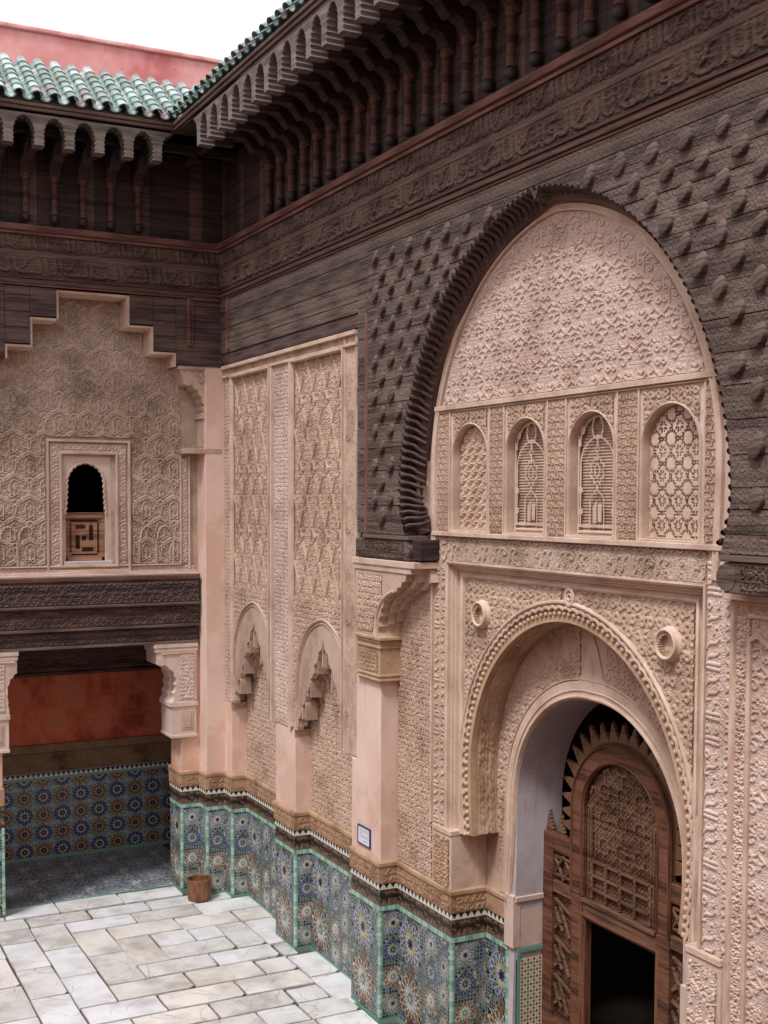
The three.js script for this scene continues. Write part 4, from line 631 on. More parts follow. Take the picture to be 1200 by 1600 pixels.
// ---------------------------------------------------------------- carved wooden arch over the portal
const wArch = thing('wooden_arch', 'weathered carved timber arch with rows of shell bosses framing the stucco portal', 'arch', 'R', zc);
const WF = .265;                                              // front of the timber
const wHalf = (y) => (y < 6 ? archHalf(2.54, 6, 8.775, 6, 2.54) - .13 * smooth(0, 1, (6 - y) / .6) : archHalf(2.54, 6, 8.775, y));
{
  const R = rng(66), zw = -9.29, joints = [5.62, 5.76, 5.94, 6.1, 6.33, 6.58, 6.83, 7.07, 7.32, 7.58, 7.84, 8.02, 8.2, 8.36, 8.52, 8.66, 8.8, 8.95];
  const mats = [0, 1, 2, 3, 4].map((i) => { const m = M.oak[i % 2].clone(); m.bumpMap = M.carveBump || (M.carveBump = (() => { const c = canvasOf(512, 256), x = c.getContext('2d'), im = x.createImageData(512, 256); for (let k = 0; k < 512 * 256; k++) { const v = 255 * (.35 * grainF[(k % 512) + 512 * Math.floor(k / 512)] + .65 * pWoodLeaf.data[k]); im.data[k * 4] = im.data[k * 4 + 1] = im.data[k * 4 + 2] = v; im.data[k * 4 + 3] = 255; } x.putImageData(im, 0, 0); return texOf(c, .62, .31, false); })()); m.bumpScale = .013; m.color.setScalar(.88 + .05 * i); return m; });
  M.carved = mats;
  for (let i = 0; i < joints.length - 1; i++) {
    const a = joints[i] + .002 + R() * .005, b = joints[i + 1] - .002 - R() * .005, k = 8;
    if (b > 8.7) { const edge = []; const top = 8.775; for (let q = 0; q <= 16; q++) { const s = lerp(-.9, .9, q / 16); edge.push([zw + s, s]); }
      // boards that pass over the crown
      const low = []; for (let q = -20; q <= 20; q++) { const s = q / 20 * 1.1; let y = a; for (let t = a; t < b + .2; t += .004) if (wHalf(t) < Math.abs(s)) { y = t; break; } low.push([zw + s, Math.max(a, Math.min(y, b - .002))]); }
      put('plank', ext([[-12.64, a], ...low, [-5.2, a], [-5.2, b], [-12.64, b]], .12, WF + R() * .006), mats[Math.floor(R() * 5)], wArch); continue; }
    const L = [], Q = []; for (let q = 0; q <= k; q++) { const y = lerp(a, b, q / k), h = wHalf(y); L.push([zw - h, y]); Q.push([zw + h, y]); }
    put('plank', ext([[-12.64, a], ...L, [-12.64, b]], .12, WF + R() * .006), mats[Math.floor(R() * 5)], wArch);
    put('plank', ext([[-5.2, b], ...Q.reverse(), [-5.2, a]], .12, WF + R() * .006), mats[Math.floor(R() * 5)], wArch);
    put('side_plank', box(-12.925, -12.7, a, b, .1, WF - .012 + R() * .006, .004), mats[Math.floor(R() * 5)], wArch);
  }
  put('core', ext([[-12.9, 5.62], ...arch(zw, 2.5, 6, 8.74, 5.62, 30, 2.38), [-5.2, 5.62], [-5.2, 8.96], [-12.9, 8.96]], -.02, .118), M.oakShade, wArch);
  put('soffit', sweep(arch(zw, 2.505, 6, 8.745, 5.62, 40, 2.37), [[.02, .12], [-.03, .1], [-.08, .05], [-.1, .0], [-.1, -.06], [0.02, -.06]]), M.oakDark[1], wArch);
  put('red_moulding', [sweep([[-12.67, 5.62], [-12.67, 8.12]], rollProf(.05, WF - .03, WF + .025))], M.red, wArch);
  putEach('foot_beam', [box(-12.93, -11.62, 5.345, 5.56, -.02, WF + .01, .012), box(-12.72, -11.6, 5.565, 5.615, -.02, WF + .03, .01)], M.oak[1], wArch);
  putEach('foot_beam', [box(-6.8, -5.2, 5.335, 5.56, -.02, WF + .01, .012), box(-6.82, -5.2, 5.565, 5.615, -.02, WF + .03, .01)], M.oak[1], wArch);
  put('foot_beam', [box(-11.63, -11.43, 5.35, 5.575, -.02, WF - .03, .012)], M.oakShade, wArch);
  putEach('foot_beam', [uvm(new THREE.CylinderGeometry(.1, .1, .26, 16).rotateX(Math.PI / 2).translate(-11.69, 5.455, .15)), uvm(new THREE.CylinderGeometry(.1, .1, .26, 16).rotateX(Math.PI / 2).translate(-6.77, 5.45, .15))], M.oak[0], wArch);
  put('foot_carving', relief(-12.88, -11.72, 5.37, 5.54, .012, .012, WF + .0105, .014, by(pWoodLeaf, .45, .22)), M.oak[1], wArch);
  put('beam_carving', relief(-6.62, -5.2, 5.37, 5.54, .012, .012, WF + .0105, .014, by(pWoodLeaf, .45, .22)), M.oak[1], wArch);
  // ribs along the inner edge
  const ribGeo = [];
  for (let v = 0; v < 3; v++) { const c = new THREE.CatmullRomCurve3([[0, 0, .02], [.012, .0, -.03], [.03, -.012, -.09], [.07, -.035 - v * .01, -.14], [.11, -.05 - v * .012, -.18]].map((p) => new THREE.Vector3(...p))); const g = new THREE.TubeGeometry(c, 9, .034, 7), p = g.attributes.position; for (let i = 0; i < p.count; i++) { const t = Math.floor(i / 8) / 9, q = c.getPointAt(clamp(t, 0, 1)), k = t < .12 ? .55 + t * 3.7 : 1 - (t - .12) * .62; p.setXYZ(i, q.x + (p.getX(i) - q.x) * k, q.y + (p.getY(i) - q.y) * k, q.z + (p.getZ(i) - q.z) * k); } g.computeVertexNormals(); ribGeo.push(uvm(g)); }
  const P = resample(arch(zw, 2.545, 6, 8.785, 5.7, 40, 2.43), 104);
  P.forEach((p, i) => { const a = P[Math.max(0, i - 1)], b = P[Math.min(104, i + 1)], ang = Math.atan2(b[1] - a[1], b[0] - a[0]); if (Math.abs(p[1] - 5.66) < .03) return;
    // local x of a rib points into the opening
    stamp('rib', ribGeo[i % 3], M.oakDark[0], wArch, [p[0], p[1], WF - .005], [0, 0, ang - Math.PI / 2], [i < 52 ? 1 + .95 * (1 - smooth(6.1, 7.5, p[1])) : .6, i < 52 ? 1 : -1, 1]); });
  // shell bosses
  const shell = (() => { const n = 26, m = 9, pos = [], uv = [], idx = []; for (let j = 0; j <= m; j++) for (let i = 0; i <= n; i++) { const t = [0, .25, .45, .62, .76, .86, .93, .965, .985, 1][j], a = i / n * TAU; const X = Math.cos(a) * .098 * t, Y = -Math.sin(a) * .105 * t; const pr = t * Math.cos(a - 1.0); const d = .05 * smooth(-.8, .9, pr) * (1 - smooth(.93, 1, t)) * (1 + .13 * Math.cos(i * Math.PI) * smooth(.3, .8, t)) + .012 * (1 - t); pos.push(X, Y, d - .003); uv.push(X, Y); }
    for (let j = 0; j < m; j++) for (let i = 0; i < n; i++) { const a = j * (n + 1) + i; idx.push(a, a + n + 1, a + 1, a + 1, a + n + 1, a + n + 2); } const g = new THREE.BufferGeometry(); g.setAttribute('position', new THREE.Float32BufferAttribute(pos, 3)); g.setAttribute('uv', new THREE.Float32BufferAttribute(uv, 2)); g.setIndex(idx); g.computeVertexNormals(); return g; })();
  for (let r = 0; r < 16; r++) for (let k = 0; k < 19; k++) {
    const s = -12.45 + .397 * k + (r % 2 ? .185 : 0), y = 8.7 - .192 * r; if (s > -5.2 || y < 5.74) continue;
    if (Math.abs(s - zw) < wHalf(y - .06) + .13 || Math.abs(s - zw) < wHalf(y) + .12) continue;
    stamp('shell_boss', shell, M.oak[(r + k) % 2], wArch, [s + (R() - .5) * .015, y + (R() - .5) * .012, WF + .002], [0, 0, .06 + (R() - .5) * .4], [.78 + R() * .22, .76 + R() * .24, .6 + R() * .45]);
  }
}

// ---------------------------------------------------------------- timber frieze and eaves over both walls
function brace() {                                             // bracket arm in (d, y): rises from the wall and curves out under the eaves
  const p = [[0, 10.42], [.05, 10.43], [.1, 10.5], [.16, 10.6], [.24, 10.64], [.3, 10.62], [.34, 10.66], [.4, 10.74], [.5, 10.78], [.58, 10.76], [.62, 10.8], [.7, 10.86], [.86, 10.88], [.86, 11.02], [0, 11.02]];
  const g = ext(p, -.08, .08, .012); g.rotateY(-Math.PI / 2); return g;       // (d, y, s) -> (s, y, d)
}
const braceGeo = brace(), colGeo = uvm(toCreasedNormals(new THREE.LatheGeometry(V2([[.001, 10.5], [.05, 10.5], [.056, 10.46], [.05, 10.42], [.042, 10.4], [.042, 10.27], [.052, 10.26], [.052, 10.22], [.044, 10.21], [.042, 10.2], [.042, 9.99], [.05, 9.98], [.05, 9.96], [.04, 9.95]]), 12), .5));
const bulbGeo = uvm(new THREE.LatheGeometry(V2([[.03, 9.955], [.052, 9.945], [.064, 9.915], [.062, 9.885], [.05, 9.86], [.03, 9.845], [.001, 9.84]]), 14));
function pendantOutline(c, p, w) { // solid part of the fascia between two notches, one repeat wide
  const h = p / 2, e = h - w / 2; // notch half width = w/2 at both sides
  const L = lobed([[c - e, 10.62], [c - e, 10.82], [c - e - w * .1, 10.9], [c - e - w * .3, 10.96], [c - h, 10.985]], 7, -.016, 4);
  const Rr = L.map(([s, y]) => [2 * c - s, y]).reverse();
  return [...L, [c - h, 11.05], [c + h, 11.05], ...Rr];
}
function eaves(wall, s0, a, b, label, woodD, cols, colLast, flip) {
  const t = thing('timber_eaves', label, 'eaves', wall, s0), w = woodD;
  put('red_cornice', [box(a, b, 9.7, 9.79, w - .08, w + .055, .02), box(a, b, 9.655, 9.7, w - .08, w + .025, .008)], M.red, t);
  put('frieze_ground', box(a, b, 9.06, 9.66, w - .1, w - .012, 0), M.oakDark[0], t);
  const R = rng(90 + Math.round(a));
  put('inscription_frieze', relief(a + .01, b - .01, 9.09, 9.65, .012, .0105, w - .011, .022, (s, y) => y > 9.42 ? pWood(s / 1.25, (y - 9.42) / .24) : y > 9.36 ? .55 : pWood(s / 1.5 + .37, (y - 9.09) / .27)), M.oakDark[1], t);
  [[8.985, 9.02, .03], [9.022, 9.052, .012], [9.054, 9.086, .036], [8.955, 8.983, .008]].forEach(([y0, y1, e], i) => put('moulding', box(a, b, y0, y1, w - .1, w + e, .006), i % 2 ? M.red : M.oakDark[1], t));
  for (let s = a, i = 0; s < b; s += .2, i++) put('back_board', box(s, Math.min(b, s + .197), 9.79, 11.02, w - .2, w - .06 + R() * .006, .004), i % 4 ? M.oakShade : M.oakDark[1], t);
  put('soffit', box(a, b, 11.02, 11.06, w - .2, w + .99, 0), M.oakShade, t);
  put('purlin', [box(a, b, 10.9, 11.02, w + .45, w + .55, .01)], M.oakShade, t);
  for (let s = cols; s < colLast; s += .397) {
    const c = stamp('colonnette', colGeo, M.redCol, t, [s, 0, w + .01]); const u = new THREE.Mesh(bulbGeo, M.iron); u.name = 'bulb'; u.castShadow = u.receiveShadow = true; c.add(u);
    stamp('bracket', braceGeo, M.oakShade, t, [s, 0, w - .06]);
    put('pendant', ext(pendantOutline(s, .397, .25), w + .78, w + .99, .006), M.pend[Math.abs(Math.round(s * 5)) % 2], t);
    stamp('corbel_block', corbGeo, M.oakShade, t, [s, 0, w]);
  }
  put('fascia_moulding', [box(a, flip ? b + .03 : b, 11.052, 11.1, w + .75, w + 1.02, .008), box(a, flip ? b + .04 : b, 11.1, 11.15, w + .7, w + 1.045, .012), box(a, b, 11.15, 11.19, w + .6, w + 1.0, .006)], M.oakDark[1], t);
  return t;
}
const corbGeo = uvm(new RoundedBoxGeometry(.12, .14, .3, 1, .012).translate(0, 10.72, .66));
const eR = eaves('R', -10, -17.75, -4.6, 'long weathered timber eaves and inscription frieze above the stucco portal', WF, -15.64, -4.7, false);
const eL = eaves('L', 3, .2, 6.45, 'shorter dark timber eaves and frieze above the arched window wall', .315, 1.04, 5.25, true);
// plain boards under the frieze beside the arch
[[8.76, 8.95], [8.52, 8.755], [8.3, 8.515], [8.165, 8.296]].forEach(([a, b], i) => put('plain_board', box(-17.72, -12.66, a, b, .05, WF - .006 - i * .004, .005), M.carved[i], eR));
put('plain_board', [box(-17.72, -12.93, 8.0, 8.16, .05, WF - .035, .006)], M.oakDark[0], eR);
put('red_moulding', [box(-17.3, -17.24, 8.2, 8.95, .2, WF + .03, .008)], M.red, eR);
{ // end wall: boards with a stepped lower edge over the window field
  const steps = [[5.575, 6.42, 7.97], [5.23, 5.57, 8.165], [4.88, 5.226, 8.53], [3.475, 3.838, 8.55], [3.13, 3.471, 8.16], [2.4, 3.126, 7.97], [.2, 2.396, 7.97]];
  for (const [a, b, y] of steps) for (let q = y, i = 0; q < 8.95; i++) { const h = Math.min(8.952, q + .22); if (h - q > .03) put('step_board', box(a, b, q, h - .004, .02, .31 - (i % 2) * .004, .005), M.oakDark[i % 2], eL); q = h; }
  put('red_post', [box(5.73, 5.78, 8.26, 8.95, .3, .36, .008), box(5.795, 5.82, 8.26, 8.95, .3, .345, .006), box(5.82, 6.24, 8.93, 8.965, .3, .35, .008)], M.red, eL);
  put('red_moulding', [box(.2, 6.2, 8.955, 8.98, .2, .34, .006)], M.red, eL);
}
// tiled roofs: cover tiles in ribs, pan tiles between them
{
  const half = (r0, r1, len, up) => { const n = 9, pos = [], uv = [], idx = [], th = .016; for (const [rr, e] of [[0, 0], [th, 1]]) for (let j = 0; j <= 1; j++) for (let i = 0; i <= n; i++) { const a = Math.PI * i / n, r = lerp(r0, r1, j) - (e ? th : 0); pos.push(Math.cos(a) * r, (up ? 1 : -1) * Math.sin(a) * r * .8, (j - .5) * len); uv.push(i / n * r * 3, j * len); }
    const q = n + 1; for (let i = 0; i < n; i++) { idx.push(i, i + q, i + 1, i + 1, i + q, i + q + 1, 2 * q + i, 2 * q + i + 1, 3 * q + i, 2 * q + i + 1, 3 * q + i + 1, 3 * q + i); for (const k of [0, q]) idx.push(i + k, i + 1 + k, 2 * q + i + k, i + 1 + k, 2 * q + i + 1 + k, 2 * q + i + k); }
    const g = new THREE.BufferGeometry(); g.setAttribute('position', new THREE.Float32BufferAttribute(pos, 3)); g.setAttribute('uv', new THREE.Float32BufferAttribute(uv, 2)); g.setIndex(idx); return toCreasedNormals(g.toNonIndexed(), .7); };
  const cover = half(.062, .078, .235, true), pan = half(.07, .08, .235, false), tilt = Math.atan2(.77, 1.05), R = rng(55);
  const roof = (label, wall, s0, a, b, d0, rows, clip) => {
    const t = thing('tiled_roof', label, 'roof', wall, s0, 0), L = Math.hypot(.77, 1.05);
    const deck = new THREE.BoxGeometry(b - a, .03, L + .05).rotateX(tilt).translate((a + b) / 2, 11.2 + .385 - .02, d0 - .56); put('roof_deck', uvm(deck), M.tile[3], t);
    for (let s = a + .115, k = 0; s < b; s += .228, k++) for (let r = 0; r < rows; r++) {
      const f = (r * .185 + .05) / L, y = 11.235 + .77 * f, d = d0 + .04 - 1.05 * f; if (clip && s > clip(d)) continue;
      const m = () => { const v = R(); return M.tile[v < .38 ? 0 : v < .62 ? 1 : v < .78 ? 2 : v < .9 ? 3 : 4]; };
      stamp('roof_tile', cover, m(), t, [s + (R() - .5) * .008, y + .035, d], [tilt, (R() - .5) * .05, 0]);
      stamp('roof_tile', pan, m(), t, [s + .114, y + .02, d - .005], [tilt, (R() - .5) * .03, 0]);
    }
    return t;
  };
  roof('green glazed barrel tile roof of the end wall below the pink parapet', 'L', 3, .3, 6.3, .315 + 1.0, 7, (d) => 5.3 + (1.315 - d));
  roof('row of green tile ends along the long eaves seen from below', 'R', -10, -16.62, -4.7, WF + 1.0, 2);
}

// ---------------------------------------------------------------- end wall: window field over the gallery
const end = thing('end_wall', 'upper wall of the end of the courtyard with carved lattice stucco and one arched window', 'wall', 'L', 4.36);
{
  const win = arch(4.315, .262, 6.24, 6.52, 5.78, 20, .292), hole = lobed([...win], 22, .016, 5); const holeFull = [[4.02, 5.08], [4.02, 5.74], ...hole, [4.61, 5.74], [4.61, 5.08]];
  put('wall_core', ext([[-3, 3.86], [6.02, 3.86], [6.02, 11.4], [-3, 11.4]], -.5, -.06, 0, [rect(3.96, 4.68, 5.03, 6.62).reverse()]), M.stuccoGrey, end);
  put('carved_field', relief(3.0, 3.72, 5.04, 8.93, .0105, .0105, -.056, .024, by(pSebka, .425, .62, -3.085, -4.93), (s, y) => true), M.endStucco, end);
  put('carved_field', relief(5.0, 5.74, 5.04, 8.93, .0105, .0105, -.056, .024, by(pSebka, .425, .62, -3.085, -4.93)), M.endStucco, end);
  put('carved_field', relief(3.72, 5.0, 6.9, 8.95, .0105, .0105, -.056, .024, by(pSebka, .425, .62, -3.085, -4.93)), M.endStucco, end);
  put('carved_field', relief(1, 3.0, 5.04, 8.0, .02, .02, -.058, .05, by(pSebka, .425, .62, -3.085, -4.93)), M.endStucco, end);
  putEach('blind_arcade', [3.07, 3.33, 5.1, 5.36, 5.62].map((s) => box(s - .016, s + .016, 5.03, 5.4, -.06, -.024, .006)), M.endStucco, end);
  putEach('blind_arcade', [3.2, 3.46, 5.23, 5.49].map((s) => sweep(lobed(arch(s, .1, 5.45, 5.6, 5.4, 12), 9, .012, 4), rollProf(.028, -.06, -.022))), M.stucco, end);
  // cornice lip under the stepped timber
  put('step_lip', [[[3.84, 8.53], [3.84, 8.93], [4.88, 8.93], [4.88, 8.51], [5.23, 8.51], [5.23, 8.15], [5.57, 8.15], [5.57, 7.95]], [[3.13, 7.95], [3.13, 8.14], [3.475, 8.14], [3.475, 8.53], [3.84, 8.53]]].map((p) => sweep(p, [[0.0, .3], [-.03, .29], [-.05, .2], [-.035, .12], [-.05, -.06]])), M.trim, end);
  // border bands round the window and along the foot
  const scr = by(pScript, .62, .14, 0, .02);
  put('window_border', [relief(3.8, 3.93, 4.98, 6.8, .0105, .0105, -.052, .016, (s, y) => pScript(y / .62, (s - 3.8) / .13)), relief(4.78, 4.91, 4.98, 6.8, .0105, .0105, -.052, .016, (s, y) => pScript(y / .62 + .3, (s - 4.78) / .13)), relief(3.93, 4.78, 6.68, 6.8, .0105, .0105, -.052, .016, scr)].map((g) => g.toNonIndexed()), M.stuccoPale, end);
  put('border_moulding', [rect(3.76, 4.95, 4.95, 6.84), rect(3.945, 4.765, 5.02, 6.665)].map((p) => sweep(p.reverse(), bandProf(.035, -.06, -.012), true)), M.trim, end);
  put('foot_border', [relief(1, 5.96, 4.93, 5.0, .012, .0105, -.052, .014, by(pScript, .5, .08)).toNonIndexed(), sweep([[1, 4.915], [5.97, 4.915]], bandProf(.04, -.06, .01)), sweep([[1, 5.02], [5.74, 5.02], [5.74, 6.66]], bandProf(.022, -.06, -.02)), box(5.86, 5.885, 4.95, 6.66, -.06, -.02, .004), relief(5.76, 5.85, 5.04, 6.62, .0105, .0105, -.052, .014, (s, y) => pScript(y / .6, (s - 5.76) / .09)).toNonIndexed(), box(1, 6.0, 4.868, 4.9, -.06, .06, .006)].map(uvmIf), M.stuccoPale, end);
  // window: scalloped opening, timber lattice, sill
  const w = put('window', [ext([[3.955, 5.03], [4.685, 5.03], [4.685, 6.63], [3.955, 6.63]], -.16, -.075, 0, [holeFull.slice().reverse()])], M.stuccoPale, end);
  sub('scallop_edge', sweep(hole, rollProf(.04, -.08, -.05)), M.trim, w);
  sub('sill', [box(3.98, 4.7, 5.03, 5.09, -.4, -.02, .01)], M.lime, w);
  sub('lattice_frame', [box(4.02, 4.61, 5.72, 5.8, -.22, -.14, .01), box(4.02, 4.07, 5.09, 5.72, -.21, -.15, .006), box(4.56, 4.61, 5.09, 5.72, -.21, -.15, .006), box(4.02, 4.61, 5.09, 5.15, -.21, -.15, .006)], M.lattice, w);
  const blocks = [[.08, .92, .9, .96], [.06, .1, .1, .88], [.9, .94, .1, .88], [.1, .9, .04, .08], [.24, .52, .72, .82], [.64, .76, .42, .82], [.24, .36, .2, .56], [.44, .76, .14, .24], [.44, .54, .42, .54]];
  sub('lattice', relief(4.07, 4.56, 5.15, 5.72, .0095, .0095, -.18, .004, (s, y) => 1, (s, y) => { const u = (s - 4.07) / .49, v = (y - 5.15) / .57; const inB = blocks.some(([a, b, c, d]) => u > a && u < b && v > c && v < d); return !(inB && (Math.floor(s / .019) + Math.floor(y / .019)) % 2); }), M.lattice, w);
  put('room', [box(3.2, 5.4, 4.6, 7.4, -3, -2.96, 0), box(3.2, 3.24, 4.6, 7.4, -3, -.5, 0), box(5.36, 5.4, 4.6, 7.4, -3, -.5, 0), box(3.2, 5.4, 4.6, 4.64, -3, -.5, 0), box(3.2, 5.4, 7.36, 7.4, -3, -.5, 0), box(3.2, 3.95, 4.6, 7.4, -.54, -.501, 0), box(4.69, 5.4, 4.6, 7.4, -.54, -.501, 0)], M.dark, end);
  // corner console under the eaves
  put('console', [ext([[5.62, 7.93], [5.66, 7.82], [5.68, 7.76], ...lobed([[5.7, 7.7], [5.82, 7.69], [5.93, 7.6], [6.0, 7.45], [6.02, 7.28]], 5, -.02, 5), [6.21, 7.28], [6.21, 7.93]], -.05, .3, .006), box(5.6, 6.23, 7.915, 7.965, -.05, .315, .006)], M.stucco, end);
  put('capital', [box(6.0, 6.2, 6.78, 7.2, -.05, .29, .008), box(5.97, 6.22, 7.2, 7.285, -.05, .305, .006), box(6.04, 6.16, 6.88, 7.08, .28, .3, .006), box(5.74, 6.27, 6.68, 6.76, -.06, .32, .008)], M.stucco, end);
  put('console_carving', relief(5.9, 6.18, 7.3, 7.88, .012, .012, .301, .012, by(pFine, .4, .4), (s, y) => s > 6.03 || y > 7.72), M.stuccoGrey, end);
  // timber lintel: three carved beams stepping back over a painted board
  [[4.43, 4.8, .14], [4.1, 4.42, .1], [3.84, 4.085, .05]].forEach(([a, b, d], i) => { put('lintel_beam', [box(-3, 5.97, a, b, -.4, d, .012)], M.oakDark[i % 2], end); put('lintel_beam', [box(-3, 5.975, a - .01, a + .03, -.3, d + .03, .008)], M.oak[1], end); put('beam_carving', relief(1, 5.95, a + .05, b - .03, .015, .012, d + .0015, .02, by(pWoodLeaf, .6, .3, i * .2)), M.oakDark[i % 2], end); });
  put('lintel_beam', [box(-3, 5.98, 4.8, 4.868, -.4, .16, .014)], M.redCol, end);
}
function uvmIf(g) { return g; }
// gallery piers and their consoles
function galleryPier(label, m, cx) {                            // m = +1: pier to the right of the opening
  const t = thing('gallery_pier', label, 'pier', 'L', cx), X = (x) => (m > 0 ? x : x < 5.72 ? 3.09 + (5.72 - x) * .5 : 3.09 - (x - 5.72)), lo = (a, b) => [Math.min(X(a), X(b)), Math.max(X(a), X(b))];
  const bx = (a, b, y0, y1, z0, z1, r) => box(...lo(a, b), y0, y1, z0, z1, r), pol2 = (p) => (m > 0 ? p : p.slice().reverse()).map(([x, y]) => [X(x), y]);
  put('capital', [bx(5.56, 5.95, 2.4, 2.9, -.5, .04, .008), bx(5.53, 5.965, 2.86, 2.93, -.5, .06, .006), bx(5.545, 5.96, 2.385, 2.43, -.5, .055, .006)], M.stuccoPale, t);
  put('capital_panel', [bx(5.7, 5.9, 2.5, 2.8, .035, .05, .006), bx(5.74, 5.86, 2.54, 2.76, .05, .058, .004)], M.stucco, t);
  const cut = (k) => pol2([[5.95, 2.93], [5.95, 3.7], [5.33, 3.7], [5.33, 3.52], ...lobed([[5.4, 3.5], [5.52, 3.44], [5.62, 3.3], [5.6, 3.12], [5.56, 2.93]].map(([a, b]) => [a + k, b]), 5, m > 0 ? .03 : -.02, 5)]);
  put('console', [ext(cut(0), -.18, .05, 0), ext(cut(-.03), -.5, -.182, 0)], M.stuccoPale, t);
  put('abacus', [bx(5.3, 5.97, 3.7, 3.76, -.52, .065, .008), bx(5.28, 5.97, 3.762, 3.835, -.52, .075, .01)], M.stuccoPale, t);
  put('console_carving', relief(...lo(5.68, 5.9), 2.98, 3.66, .011, .011, .051, .014, by(pScroll, .4, .4)), M.stuccoPale, t);
  put('console_moulding', sweep(pol2([[5.93, 2.96], [5.93, 3.68], [5.4, 3.68]]), bandProf(.03, .049, .068)), M.trim, t);
  if (m < 0) { put('shaft', [bx(5.73, 6.35, 1.6, 2.4, -.5, .0, .01)], M.pinkWarm, t); put('shaft', bx(5.94, 6.35, 2.39, 3.84, -.5, -.02, .01), M.pinkWarm, t); put('tile_panel', [bx(5.72, 6.36, .0, 1.3, -.5, .004, 0)], M.zel[0], t); put('carved_ledge', [bx(5.7, 6.38, 1.62, 1.87, -.5, .03, .01)], M.ledge, t); put('floral_band', [bx(5.72, 6.36, 1.3, 1.615, -.5, .006, 0)], M.floral, t); put('mint_edge', bx(5.7, 5.76, .03, 1.3, -.05, .01, .015), M.mintTileV, t); }
}
galleryPier('cream carved console and capital on the corner pier at the right end of the gallery', 1, 5.86);
galleryPier('cream carved console and tiled pier at the left end of the gallery opening', -1, 2.95);
// gallery room
const gal = thing('gallery_wall', 'ochre red back wall of the shaded gallery above a mosaic tile dado', 'wall', 'L', 4.4);
{
  const d = -2.67;
  put('plaster', box(-7, 8, 0, 3.9, d - .3, d, 0), M.redWall, gal);
  put('tile_dado', uvm(new THREE.BoxGeometry(15, 1.3, .02).translate(.5, .69, d + .012)), M.zelG, gal);
  put('mint_border', [box(-7, 8, 0, .06, d, d + .03, .003), box(-7, 8, 1.335, 1.375, d, d + .026, .003)], M.mint, gal);
  put('triangle_band', uvm(new THREE.BoxGeometry(15, .08, .02).translate(.5, 1.42, d + .013)), M.tri, gal);
  put('carved_band', [box(-7, 8, 1.47, 1.76, d, d + .03, .004), box(-7, 8, 1.79, 1.93, d, d + .035, .008), box(-7, 8, 1.765, 1.785, d, d + .05, .004)], M.friezeBrown, gal);
  put('band_carving', relief(2.6, 6.6, 1.5, 1.74, .014, .014, d + .0305, .012, by(pFine, .5, .5)), M.friezeBrown, gal);
  put('painted_frieze', [box(-7, 8, 3.14, 3.86, d, d + .05, .004), box(-7, 8, 3.07, 3.13, d, d + .07, .01)], M.oakDark[1], gal);
  put('frieze_carving', relief(2.6, 6.6, 3.18, 3.8, .016, .016, d + .051, .016, by(pStar, .2, .2)), M.oakDark[1], gal);
  put('ceiling', box(-7, 8, 3.86, 3.95, d - .3, -.35, 0), M.oakShade, gal);
  put('side_panel', [box(7.9, 8.2, 0, 3.9, d, -.4, 0), box(-7.2, -6.9, 0, 3.9, d, -.4, 0), box(6.15, 8.1, 0, 3.9, -.75, -.45, 0)], M.redWall, gal);
}

